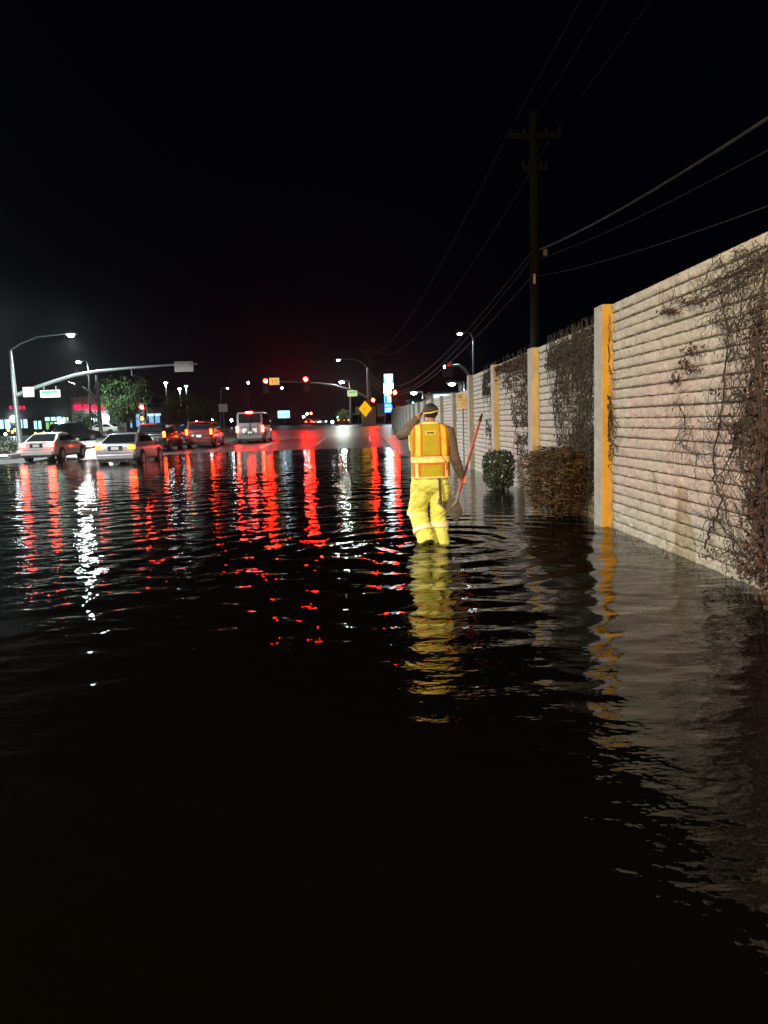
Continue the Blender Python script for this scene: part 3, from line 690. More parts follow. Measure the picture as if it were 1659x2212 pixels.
def lot_lamp(label, px, py, Y, m):
    p = at(px, py, Y); z0 = g(p.x, Y); t = thing('parking_lot_lamp', label, 'lamp', (p.x, Y, z0), group='parking lot lamps')
    h = p.z - z0
    MB().tube([(0, 0, 0), (0, 0, h)], [.16, .10], 10).obj('pole', 'sign_white', t)
    hd = MB().box((0, 0, h + .12), (.7, .5, .22)).obj('lamp_head', 'galv', t, bevel=.03); MB().ell((0, -.05, h), (.3, .3, .14), 10, 6).obj('lens', m, hd)
    light('lamp_light', 'SPOT', hd, (0, -.05, h - .2), 1600, (.9, 1, .95), .15, cone=R(165))
lot_lamp('tall white parking lot lamp rising above the olive tree', 358, 827, 118, 'lamp_cool')
lot_lamp('bluish parking lot lamp of a close pair behind the olive tree', 388, 840, 130, 'lamp_cool')
lot_lamp('teal parking lot lamp of a close pair behind the olive tree', 402, 834, 130, 'lamp_teal')
# lamp and beacon truck behind the picture light the wall and the walker
street_lamp('warm street lamp on the left verge lighting the near wall', (-9.0, -3.5, g(-9, -3)), (-9.0, -3.5, 8.4), (-7.2, -3.4, 9.0), 'lamp_warm', 1.2, 13500, (1, .81, .54))
street_lamp('tall added lamp out of view on the left verge beyond the sedans lighting the far wall', (-27.5, 42.0, g(-27, 42)), (-27.5, 42.0, 9.4), (-25.2, 42.0, 10.2), 'lamp_white', 1.2, 42000, (.92, 1, .96))  # unseen lamp added to brighten the far wall
street_lamp('cool unseen lamp added on the left verge lighting the two white sedans', (-21.0, 20.0, g(-21, 20)), (-21.0, 20.0, 8.8), (-18.8, 20.0, 9.4), 'lamp_white', 1.2, 14000, (.95, .98, 1))  # put in outside the view to light the sedans from behind

# ------------------------------------------------------------------ signs and cabinets at the far corner
def sign_post(name, label, px, py, Y, shape, m, w_, h_, cat='sign', extra=None):
    p = at(px, py, Y); z0 = g(p.x, Y); t = thing(name, label, cat, (p.x, Y, z0)); h = p.z - z0
    MB().tube([(0, .05, 0), (0, .05, h + h_ * .3)], .04, 8).obj('post', 'galv', t)
    if shape == 'diamond': MB().prism([(0, h - h_ / 2), (w_ / 2, h), (0, h + h_ / 2), (-w_ / 2, h)], -.02, .01).obj('plate', m, t)
    else: MB().box((0, 0, h), (w_, .03, h_)).obj('plate', m, t, bevel=.008)
    return t, h
t, h = sign_post('warning_sign', 'bright yellow diamond warning sign at the far corner', 789, 883, 95, 'diamond', 'sign_yellow', 1.65, 1.95)
k = MB().tube([(-.1, -.035, h - .25), (-.1, -.035, h + .05), (.15, -.035, h + .22)], .03, 6); k.obj('symbol', 'sign_brown', t)
sign_post('road_sign', 'small pale sign on a post left of the yellow diamond', 773, 887, 95, 'box', 'sign_white', .62, 1.0)
sign_post('road_sign', 'grey back of a road sign beside the tall shop pylon', 822, 886, 92, 'box', 'sign_grey', .85, 1.5)
sign_post('lawn_sign', 'bluish rectangular sign on a pole left of the silver van', 482, 881, 100, 'box', 'sign_grey', 1.1, 1.0)
t, h = sign_post('shop_sign', 'glowing pale cyan sign with wavy blue marks beyond the van', 613, 895, 150, 'box', 'window_cyan', 2.3, 1.4)
for dx in (-.6, .0, .55): MB().tube([(dx - .3, -.03, h - .3), (dx - .1, -.03, h + .25), (dx + .05, -.03, h - .1), (dx + .2, -.03, h + .2)], .09, 6).obj('mark', 'window_blue', t)
def cabinet(label, px, py, Y, w_, h_):
    p = at(px, py, Y); z0 = g(p.x, Y); t = thing('utility_cabinet', label, 'cabinet', (p.x, Y, z0), group='utility cabinets')
    MB().box((0, 0, h_ / 2 + .1), (w_, .6, h_)).obj('body', 'cabinet', t, bevel=.02); MB().box((0, 0, .05), (w_ + .1, .7, .1)).obj('plinth', 'sidewalk', t)
    d = MB().box((0, -.31, h_ / 2 + .1), (w_ * .86, .02, h_ * .9)).obj('door', 'cabinet', t); MB().box((w_ * .3, -.33, h_ / 2), (.04, .03, .15)).obj('handle', 'dark_metal', d)
cabinet('narrow pale utility cabinet beneath the small road sign', 787, 905, 96, .75, 2.1)
cabinet('wide grey utility cabinet at the foot of the long-armed mast', 801, 905, 98.5, 1.3, 2.3)

# tall shop pylon
b = at(840, 915, 112); b.z = g(b.x, b.y)
t = thing('pylon_sign', 'tall glowing shop pylon with a red seven above white and blue panels', 'sign', b)
P = lambda x, y: rel(x, y, 112, b)
for dx in (-.5, .5): MB().tube([(P(839, 900).x + dx, .2, 0), (P(839, 900).x + dx, .2, P(839, 890).z)], .12, 8).obj('post', 'galv', t)
def panel(name, x0, y0, x1, y1, m, dy=0.0, th=.3):
    a, c_ = P(x0, y0), P(x1, y1); cen = (a + c_) / 2
    return MB().box((cen.x, cen.y + dy, cen.z), (abs(c_.x - a.x), th, abs(a.z - c_.z))).obj(name, m, t, bevel=.03)
pa = panel('logo_panel', 829, 808, 849, 828, 'pyl_teal'); panel('price_panel', 829, 829, 850, 850, 'pyl_white'); pb = panel('picture_panel', 830, 851, 847, 869, 'pyl_sky'); pc = panel('notice_panel', 830, 870, 848, 891, 'pyl_blue')
a_ = P(831.5, 810); c_ = P(847, 827); zc_ = (a_.z + c_.z) / 2; xc_ = (a_.x + c_.x) / 2
MB().prism([(xc_ - .52, zc_ + .55), (xc_ + .52, zc_ + .55), (xc_ + .36, zc_ - .62), (xc_ - .36, zc_ - .62)], -.19, -.165).obj('logo_shield', 'pyl_white', pa)
MB().prism([(xc_ - .3, zc_ + .44), (xc_ + .34, zc_ + .44), (xc_ + .34, zc_ + .3), (xc_ + .1, zc_ - .05), (xc_ - .02, zc_ - .5), (xc_ - .2, zc_ - .5), (xc_ - .1, zc_ - .05), (xc_ + .12, zc_ + .28), (xc_ - .3, zc_ + .28)], -.215, -.195).obj('logo_seven', 'pyl_red', pa)
q = P(833, 862); MB().prism([(q.x - .12, q.z - .5), (q.x + .3, q.z - .45), (q.x + .15, q.z + .5), (q.x - .12, q.z + .5)], -.19, -.165).obj('picture_patch', 'pyl_blue', pb)
q = P(843, 855); MB().box(q - Vector((0, .18, 0)), (.55, .03, .35)).obj('picture_patch', 'pyl_orange', pb)
for x, y, w_, h_ in ((836, 876, .5, .22), (843, 876, .3, .2), (838, 883, .8, .22), (837, 888, .7, .18), (844, 884, .3, .4)):
    MB().box(P(x, y) - Vector((0, .18, 0)), (w_, .03, h_)).obj('notice_patch', 'pyl_sky', pc)

# ------------------------------------------------------------------ utility poles and cables
def utility_pole(label, px, Y, ztop, arms, X=None):
    p = at(px, 800, Y); x = X if X is not None else p.x; z0 = g(x, Y); t = thing('utility_pole', label, 'utility pole', (x, Y, z0), group='utility poles')
    MB().tube([(0, 0, 0), (0, 0, (ztop - z0) * .5), (0, 0, ztop - z0)], [.17, .14, .11], 10).obj('pole', 'wood_pole', t, smooth=True)
    for z, w_ in arms:
        a_ = MB().box((0, -.16, z - z0), (w_, .1, .12)).obj('crossarm', 'wood_pole', t)
        for u in (-.47, -.22, .22, .47): MB().tube([(u * w_, -.16, z - z0 + .06), (u * w_, -.16, z - z0 + .2)], [.05, .03], 8).obj('insulator', 'dark_metal', a_)
    return t
NP = at(1155, 545, 23); FP = at(799, 800, 108)
t = utility_pole('dark wooden utility pole with crossarm rising behind the wall', 1155, 23, 10.1, [(9.4, 1.5), (8.5, .7)], NP.x)
q = at(1151, 605, 23) - t.location; MB().box(q - Vector((0, .2, 0)), (.07, .03, .28)).obj('marker_plate', 'sign_white', t)
q = at(1176, 545, 23) - t.location; MB().tube([q - Vector((0, .1, .12)), q - Vector((0, .1, -.10))], .07, 8).obj('splice_can', 'sign_grey', t)
utility_pole('far wooden utility pole behind the long-armed signal mast', 799, 108, 11.4, [(11.0, 2.2), (9.4, 1.6)], FP.x)
def cable(label, a, b_, sag, r, m='cable'):
    a = Vector(a); b_ = Vector(b_); pts = []
    for i in range(41):
        u = i / 40; p = a.lerp(b_, u); p.z -= 4 * sag * u * (1 - u); pts.append(p)
    tag(MB().tube(pts, r, 6).obj('overhead_cable', m), label, 'cable', 'overhead cables')
cable('thick overhead cable passing above the near wall', (NP.x + .1, 22.9, 6.25), (5.3, -22, 6.6), 1.5, .026, 'galv')
cable('second overhead cable just under the thick one above the near wall', (NP.x + .1, 22.9, 6.0), (5.6, -22, 5.7), 1.4, .012)
cable('lowest drooping overhead cable above the near wall', (NP.x, 22.9, 5.5), (7.5, -22, 5.6), 1.6, .012)
for k, dx in enumerate((-.7, -.2, .65)):
    cable('thin high wire running overhead from the near crossarm', (NP.x + dx, 22.8, 9.6), (4.3 + dx, -22, 9.9), .9, .007)
for k, (z0, z1, sg, r_) in enumerate(((6.2, 8.6, 3.0, .022), (6.0, 8.0, 3.1, .02), (5.5, 7.0, 2.6, .02))):
    cable(('upper', 'middle', 'lowest')[k] + ' cable sagging from the near utility pole to the far one', (NP.x - .1, 23.1, z0), (FP.x, 107.9, z1), sg, r_)
for k, dx in enumerate((-.7, .65)):
    cable('thin high wire stretched between the two utility pole crossarms', (NP.x + dx, 23.2, 9.6), (FP.x + dx * 1.5, 107.9, 11.2), 2.6, .012)

# ------------------------------------------------------------------ buildings
def bld(name, label, x0, x1, ytop, ybot, Y, depth, m, cat='building'):
    a = at(x0, ytop, Y); b_ = at(x1, ytop, Y); zt = (a.z + b_.z) / 2; z0 = g(a.x, Y); cx = (a.x + b_.x) / 2; w_ = b_.x - a.x
    t = thing(name, label, cat, (cx, Y, z0)); H = zt - z0
    MB().box((0, depth / 2, H / 2), (w_, depth, H)).obj('wall', m, t)
    MB().box((0, depth / 2, H + .1), (w_ + .4, depth + .4, .2)).obj('roof', 'store_dark', t)
    return t
def win(t, Y, x0, y0, x1, y1, m, name='window', n=1, d=.06):
    a = at(x0, y0, Y) - t.location; c_ = at(x1, y1, Y) - t.location
    for i in range(n):
        xa = a.x + (c_.x - a.x) * i / n + .05; xb = a.x + (c_.x - a.x) * (i + 1) / n - .05
        o = MB().box(((xa + xb) / 2, -d / 2, (a.z + c_.z) / 2), (xb - xa, d, abs(a.z - c_.z))).obj(name, m, t)
        if name == 'window':
            f = MB(); H = abs(a.z - c_.z); zc = (a.z + c_.z) / 2; xc = (xa + xb) / 2; W_ = xb - xa
            for s in (-1, 1): f.box((xc + s * W_ / 2, -d - .02, zc), (.07, .06, H + .07)); f.box((xc, -d - .02, zc + s * H / 2), (W_ + .07, .061, .07))
            f.obj('frame', 'dark_metal', o)
t = bld('store', 'long low dark store with a strip of cyan lit windows and red letters', -60, 152, 838, 935, 112, 22, 'store_dark')
win(t, 112, -20, 907, 25, 926, 'window_cyan', n=3); win(t, 112, 38, 906, 62, 925, 'window_cyan', n=2); win(t, 112, 72, 909, 92, 927, 'window_cyan', n=2); win(t, 112, 98, 912, 127, 927, 'window_green', n=3)
for x, y in ((28, 905), (131, 912)):
    q = at(x, y, 111.6) - t.location; o = MB().box(q + Vector((0, .2, .25)), (.25, .3, .2)).obj('wall_lamp', 'dark_metal', t); MB().ell(q, (.4, .22, .45), 10, 6).obj('lens', 'lamp_cool', o)
win(t, 112, 96, 901, 135, 909, 'window_cyan', n=3); win(t, 112, 135, 901, 150, 909, 'window_green', n=2)
for x0, x1 in ((20, 27), (40, 48), (49, 55)): win(t, 112, x0, 877, x1, 884, 'store_sign', 'sign_letter')
t = bld('store', 'grey-fronted store with a glowing red sign above its entrance', 152, 232, 856, 935, 108, 16, 'store_wall')
for x0, y0, x1, y1 in ((160, 875, 176, 884), (181, 874, 188, 885), (188.6, 876, 193, 886), (193.6, 876, 198, 886), (198.6, 876, 203, 887), (203.6, 876, 208, 887), (208.6, 877, 212, 887), (215, 877, 225, 887)):
    win(t, 108, x0, y0, x1, y1, 'store_sign', 'sign_letter', d=.25)
win(t, 108, 197, 902, 202, 916, 'window_cyan'); win(t, 108, 204, 898, 211, 914, 'window_cyan'); win(t, 108, 166, 914, 178, 932, 'store_wall', 'door'); win(t, 108, 182, 914, 194, 930, 'store_wall', 'door')
for x, y in ((200, 903), (231, 902)):
    q = at(x, y, 107.6) - t.location; o = MB().box(q + Vector((0, .2, .25)), (.25, .3, .2)).obj('wall_lamp', 'dark_metal', t); MB().ell(q, (.3, .22, .3), 10, 6).obj('lens', 'lamp_cool', o)
t = bld('shop', 'shop with tall blue lit windows behind the short red signal', 270, 356, 884, 935, 100, 12, 'store_dark')
win(t, 100, 276, 900, 288, 924, 'window_blue'); win(t, 100, 292, 894, 318, 922, 'window_blue', n=2); win(t, 100, 320, 895, 348, 919, 'window_blue', n=2)
win(t, 100, 316, 894, 348, 897.5, 'canopy_white', 'lit_fascia')
for x in (358, 370):
    q = at(x, 918, 99); o = MB().ell((0, 0, 0), (.4, .25, .3), 10, 6)
t = bld('filling_station', 'white lit filling station roof showing above the wall', 933, 1003, 849, 900, 88, 9, 'store_wall')
win(t, 88, 936, 853, 992, 868, 'canopy_white', 'lit_fascia', d=.12)
t = bld('kiosk', 'small teal-lit kiosk with bright doors beyond the far end of the wall', 886, 912, 866, 915, 104, 6, 'store_dark')
win(t, 104, 890, 869, 895, 890, 'lamp_teal', 'lit_door'); win(t, 104, 899, 870, 908, 885, 'canopy_white', 'lit_door')

# ------------------------------------------------------------------ trees
def tree(label, px, ytop, ybot, Y, wpx, m, seed, n=4200, ls=.22, name='tree', cat='tree'):
    rr = random.Random(seed); p = at(px, ytop, Y); z0 = g(p.x, Y); H = p.z - z0; W_ = wpx * Y / F
    t = thing(name, label, cat, (p.x, Y, z0), group='trees')
    tr = MB().tube([(0, 0, 0), (.1, 0, H * .3), (-.05, .1, H * .55), (0, 0, H * .85)], [.22, .17, .11, .04], 8)
    cl = []
    zb = max(H * .28, at(px, ybot, Y).z - z0)
    for k in range(26):
        a = rr.uniform(0, 6.28); u = rr.random() ** .6; z = rr.uniform(zb, H * .95); e = math.sin(math.pi * min(1, .15 + .85 * (H - z) / max(.1, H - zb))) ** .6
        c_ = Vector((math.cos(a) * u * W_ * .45 * e, math.sin(a) * u * W_ * .45 * e, z)); cl.append(c_)
        tr.tube([(0, 0, min(z * .7, H * .6)), tuple(c_ * .6 + Vector((0, 0, z * .3))), tuple(c_)], [.06, .04, .015], 5)
    tr.obj('trunk', 'bark', t)
    lv = MB()
    for _ in range(n):
        c_ = rr.choice(cl); q = c_ + Vector((rr.gauss(0, 1), rr.gauss(0, 1), rr.gauss(0, .8))) * W_ * .09
        if q.z > zb - .5: leaf(lv, q, rr.uniform(ls * .5, ls), rr)
    o = lv.obj('crown', m, t); o['kind'] = 'stuff'
tree('broad dark green tree behind the curved signal arm', 270, 818, 905, 92, 105, 'leaf_green', 1)
tree('olive green tree below the parking lot lamps', 388, 852, 905, 104, 85, 'leaf_olive', 2)
tree('dark tree beyond the olive one beside the road', 445, 868, 912, 112, 60, 'leaf_green', 3, 2500)
tree('dark leafy tree in front of the grey-fronted store', 186, 893, 925, 96, 60, 'leaf_green', 4, 1800)
tree('pale-leaved tree showing over the wall top', 1004, 820, 880, 58, 34, 'leaf_pale', 5, 1500, .16)  # leaves nearly white in colour
tree('dark bare-looking tree at the far corner of the crossing', 745, 888, 915, 130, 40, 'leaf_olive', 6, 1200)
def hedge(label, x0, x1, ytop, Y, seed):
    a = at(x0, ytop, Y); c_ = at(x1, ytop, Y); cx = (a.x + c_.x) / 2
    bush('hedge', label, (cx, Y, g(cx, Y) + .05), (c_.x - a.x, 1.0, a.z - g(cx, Y)), 2200, 'leaf_dark', .09, seed, cat='hedge')
hedge('low dark shrub on the left verge beside the white sedan', -30, 36, 955, 46, 31)
hedge('dark low hedge in front of the store forecourt', 165, 265, 934, 80, 32)

# ------------------------------------------------------------------ vehicles
def rring(hw, zb, zt, y, e=5.0, n=20, tum=0.0):
    """rounded cross-section at station y: half width hw, from zb to zt, sides leaning in by tum at the top"""
    out = []; zc = (zb + zt) / 2; hz = (zt - zb) / 2
    for k in range(n):
        a = 2 * math.pi * (k + .5) / n; c_, s_ = math.cos(a), math.sin(a)
        x = hw * math.copysign(abs(c_) ** (2 / e), c_); z = hz * math.copysign(abs(s_) ** (2 / e), s_)
        x *= 1 - tum * (z / hz + 1) / 2 if hz else 1
        out.append(Vector((x, y, zc + z)))
    return out
def car(name, label, loc, paint, kind='sedan', tail='tail_red', rz=0.0, group='cars on the wet road', head=False, amber=False, cat='car', plate=True):
    t = thing(name, label, cat, loc, rz, group)
    S = {'sedan': dict(L=4.7, hw=.90, belt=.98, roof=1.44, tr=(.40, 1.25, 2.55, 3.45), deck=1.0, hood=.92),
         'suv': dict(L=4.6, hw=.93, belt=1.08, roof=1.74, tr=(.06, .42, 2.75, 3.5), deck=1.06, hood=1.02),
         'van': dict(L=5.4, hw=1.0, belt=1.22, roof=2.25, tr=(.03, .14, 3.9, 4.75), deck=1.2, hood=1.15)}[kind]
    L_, hw, belt, roof, (g0, g1, g2, g3) = S['L'], S['hw'], S['belt'], S['roof'], S['tr']
    zd, zh = S['deck'], S['hood']
    stn = [(0, hw * .86, .38, zd - .14), (.05, hw * .94, .30, zd - .03), (.2, hw * .985, .25, zd), (.8, hw, .22, zd), (g1 + .1, hw, .2, belt), (g2, hw, .2, belt), (g3, hw, .2, zh + .03), (L_ - .6, hw * .98, .22, zh - .04), (L_ - .18, hw * .93, .25, zh - .13), (L_ - .02, hw * .82, .32, zh - .27)]
    stn = sorted(stn)
    MB().loft([rring(w_, a, b_, y, 6.0, 24, .05) for y, w_, a, b_ in stn]).obj('body', paint, t, smooth=35)
    def cab(y, hb, ht, zb, zt): return [Vector(p) for p in ((-hb, y, zb), (hb, y, zb), (ht + (hb - ht) * .12, y, zb + (zt - zb) * .88), (ht - .06, y, zt), (-ht + .06, y, zt), (-ht - (hb - ht) * .12, y, zb + (zt - zb) * .88))]
    hb = hw * .93; ht = hw * (.70 if kind == 'sedan' else .78 if kind == 'suv' else .88)
    zb = belt - .06
    crown = [cab(g0, hb * .93, hb * .9, zb, zb + .05), cab((g0 + g1) / 2, hb * .96, (hb + ht) / 2, zb, zb + .025 + (roof - .05 - zb) * .5), cab(g1, hb, ht, zb, roof - .05), cab((g1 + g2) / 2, hb, ht * 1.02, zb, roof), cab(g2, hb, ht, zb, roof - .05), cab((g2 + g3) / 2, hb * .99, (hb + ht) / 2, zb, zb + .02 + (roof - .05 - zb) * .5), cab(g3, hb * .95, hb * .92, zb, zb + .04)]
    cb = MB().loft(crown).obj('cabin', paint, t, smooth=35)
    def pane(name, P4): 
        c_ = sum((Vector(p) for p in P4), Vector()) / len(P4); n_ = (Vector(P4[1]) - Vector(P4[0])).cross(Vector(P4[-1]) - Vector(P4[0])).normalized()
        if n_.dot(c_ - Vector((0, (g1 + g2) / 2, 1.0))) < 0: n_ = -n_
        MB().loft([[Vector(p) - n_ * .012 for p in P4], [Vector(p) + n_ * .014 for p in P4]]).obj(name, 'glass_dark', cb)
    # rear window, windscreen, side windows lie on the cabin
    def yz(u): return (g0 + (g1 - g0) * u - .012, zb + .05 + (roof - .1 - zb) * u)
    y0, z0 = yz(.10 if kind == 'sedan' else .25); y1, z1 = yz(.92 if kind == 'sedan' else .9)
    pane('rear_window', [(-hb * .82, y0 - .02, z0), (hb * .82, y0 - .02, z0), (ht * .86, y1 - .02, z1), (-ht * .86, y1 - .02, z1)])
    pane('windscreen', [(-hb * .86, g3 - .12, zb + .12), (hb * .86, g3 - .12, zb + .12), (ht * .88, g2 + .08, roof - .12), (-ht * .88, g2 + .08, roof - .12)])
    for s in (-1, 1):
        X = lambda z: s * (hb + (ht - hb) * .88 * ((z - zb) / (roof - zb)) ** 1.0 + .012)
        za, zt_ = zb + .10, roof - .15; ym = (g1 + g2) / 2
        sl = (g1 - g0) * .55 if kind == 'sedan' else .12
        pane('side_window', [(X(za), g1 - sl + .1, za), (X(za), ym - .04, za), (X(zt_), ym - .04, zt_), (X(zt_), g1 + .06, zt_)])
        pane('side_window', [(X(za), ym + .05, za), (X(za), g2 + (g3 - g2) * .55, za), (X(zt_), g2 - .02, zt_), (X(zt_), ym + .05, zt_)])
        MB().box((s * (hw + .07), g2 + (g3 - g2) * .45, belt + .04), (.16, .1, .12)).obj('wing_mirror', paint, t, bevel=.02)
        MB().box((s * (hw + .002), ym + .25, belt - .16), (.02, .16, .03)).obj('door_handle', 'dark_metal', t)
        MB().box((s * (hw + .0005), (g1 + g3) / 2, .30), (.012, g3 - g1, .06)).obj('sill_trim', 'dark_metal', t)
    R_ = .33 if kind != 'van' else .37
    for y in (.95 if kind != 'van' else 1.1, L_ - .95):
        for s in (-1, 1):
            MB().disc((s * (hw - .095), y, R_ + .01), R_ + .06, 22, 'x', .20).obj('wheel_arch', 'black', t)
            wh = MB().disc((s * (hw - .10), y, R_), R_, 24, 'x', .235).obj('wheel', 'rubber', t, bevel=.02)
            MB().disc((s * (hw - .10), y, R_), R_ * .62, 16, 'x', .25).obj('rim', 'rim', wh)
    # tail
    for s in (-1, 1):
        if kind == 'sedan': q = MB().box((s * hw * .76, .035, zd - .16), (.30, .10, .17))
        elif kind == 'suv': q = MB().box((s * hw * .84, .045, zd - .02), (.15, .10, .34))
        else: q = MB().box((s * hw * .89, .03, 1.02), (.16, .10, .44))
        q.obj('tail_light', tail, t, bevel=.02)
        if amber: MB().box((s * hw * .62, .0, zd - .15), (.10, .06, .12)).obj('tail_light', 'tail_amber', t)
        MB().box((s * hw * .72, L_ - .06, zh - .26), (.34, .10, .13)).obj('headlight', 'headlight' if head else 'rim', t, bevel=.02)
    MB().box((0, -.015, .44), (hw * 1.75, .16, .22)).obj('bumper', paint, t, bevel=.05); MB().box((0, .03, .28), (hw * 1.6, .12, .12)).obj('valance', 'black', t)
    if plate:
        pz = zd - .2 if kind == 'sedan' else .78; MB().box((0, .0, pz), (.62, .05, .20)).obj('plate_recess', 'dark_metal', t); MB().box((0, -.028, pz), (.32, .02, .14)).obj('number_plate', 'plate', t)
    MB().box((0, .004, zd - .42 if kind == 'sedan' else .62), (hw * 1.5, .03, .012)).obj('lid_seam', 'black', t)
    if kind == 'van':
        MB().box((0, .05, roof - .06), (.5, .08, .12)).obj('brake_light', tail, t, bevel=.02); MB().box((0, -.02, 1.1), (.02, .06, 1.6)).obj('door_seam', 'black', t)
        for s in (-1, 1): MB().box((s * .35, -.01, .92), (.3, .03, .3)).obj('decal', 'plate', t)
    if kind == 'suv': MB().box((0, .2, roof - .06), (.7, .06, .04)).obj('brake_light', 'tail_dim', t)
    MB().tube([(hw * .5, -.05, .26), (hw * .5, .2, .26)], .035, 8).obj('exhaust', 'galv', t)
    return t
def carpos(px, py, Y, dz=0.0):
    p = at(px, py, Y); return (p.x, Y, g(p.x, Y) + dz)
car('sedan', 'cream white sedan with red brake lights beside the curved-arm signal mast', carpos(80, 985, 38.5), 'car_white')
car('sedan', 'silver white sedan with orange tail lights standing deeper in the flood', carpos(250, 990, 33, .04), 'car_silver', tail='tail_amber')
car('suv', 'dark sport utility car ahead of the silver white sedan', carpos(326, 950, 46), 'car_black', 'suv', tail='tail_amber')
car('sedan', 'black sedan with a pale number plate beside the dark red car', carpos(378, 945, 56), 'car_black', tail='tail_dim')
car('suv', 'dark red car with glowing orange tail lights left of the van', carpos(430, 950, 50), 'car_red', 'suv', tail='tail_amber')
van = car('van', 'silver van with a red light on its roof edge waiting at the stop line', carpos(541, 955, 55), 'car_grey', 'van', cat='van')
car('suv', 'dark parked sport utility car in front of the lit store', carpos(108, 935, 74), 'car_black', 'suv', tail='sig_off', rz=R(-50), group='parked cars')
car('sedan', 'white car parked sideways on the store forecourt', carpos(262, 928, 92), 'car_white', tail='sig_off', rz=R(80), group='parked cars')
for k, (px, Y, s, lab) in enumerate(((700, 175, 1, 'oncoming car with dazzling headlights far down the road'), (684, 210, 1, 'smaller oncoming car with headlights behind the dazzling one'))):
    p = at(px, 910, Y); car('sedan', lab, (p.x, Y, g(p.x, Y)), 'car_silver', tail='sig_off', rz=R(180), group='distant cars', head=True)
for k, (px, Y, lab) in enumerate(((738, 165, 'distant car with red tail lights beside the far corner kerb'), (747, 185, 'second distant car with red tail lights ahead of the first'), (667, 200, 'lone distant car with red tail lights in the far left lane'))):
    p = at(px, 908, Y); car('sedan', lab, (p.x, Y, g(p.x, Y)), 'car_black', tail='tail_red', group='distant cars')
for k, (px, py) in enumerate(((18, 931), (32, 931), (27, 935), (77, 939), (95, 938), (113, 938), (12, 940), (122, 942))):
    p = at(px, py, 68); z0 = g(p.x, 68)
    t = thing('marker_lamp', 'small amber marker lamp on a short post along the store forecourt' if k < 6 else 'small whitish marker lamp on a short post along the store forecourt', 'lamp', (p.x, 68, z0), group='amber marker lamps')
    h = max(.3, p.z - z0); MB().tube([(0, 0, 0), (0, 0, h)], .035, 6).obj('post', 'dark_metal', t); MB().ell((0, 0, h + .08), (.11, .11, .14), 10, 6).obj('lens', 'lamp_amber' if k < 6 else 'lamp_warm', t)
for k, (px, py, Y, m_) in enumerate(((609, 838, 210, 'lamp_cool'), (536, 827, 220, 'lamp_cool'), (458, 908, 160, 'lamp_cool'), (452, 915, 160, 'lamp_cool'), (500, 908, 170, 'lamp_cool'), (448, 910, 190, 'lamp_cool'), (580, 910, 150, 'lamp_cool'), (656, 900, 200, 'lamp_cool'), (718, 912, 160, 'lamp_cool'), (425, 912, 170, 'lamp_cool'), (730, 902, 190, 'lamp_teal'), (663, 894, 210, 'lamp_cool'), (672, 893, 205, 'tail_red'))):
    p = at(px, py, Y); z0 = g(p.x, Y); h = max(.5, p.z - z0)
    t = thing('distant_lamp', {0: 'tiny white lamp high on a pole right of the van', 1: 'tiny white lamp high on a pole straight above the van', 10: 'tiny teal lamp among the distant tail lights', 12: 'tiny red lamp beside the lone distant car', 6: 'tiny white lamp low beside the right flank of the van'}.get(k, 'tiny white distant lamp glowing low on a thin pole down the road'), 'lamp', (p.x, Y, z0), group='tiny distant lamps')
    MB().tube([(0, 0, 0), (0, 0, h)], .06, 6).obj('pole', 'dark_metal', t); MB().ell((0, 0, h), (.26, .26, .3), 10, 6).obj('lens', m_, t)

# ------------------------------------------------------------------ beacon truck behind the viewer
tk = car('work_van', 'work van with amber flood lamps parked behind the viewer', (-0.4, -15.0, -.25), 'car_white', 'van', tail='sig_off', cat='van', head=False, group='work vehicles')
MB().box((0, 4.0, 2.36), (1.3, .3, .14)).obj('light_bar', 'lamp_amber', tk, bevel=.03)
light('beacon_light', 'SPOT', tk, (0, 5.5, 1.75), 7400, (1, .66, .26), .2, target=(1.6, 30, 1.2), cone=R(55), blend=.8)

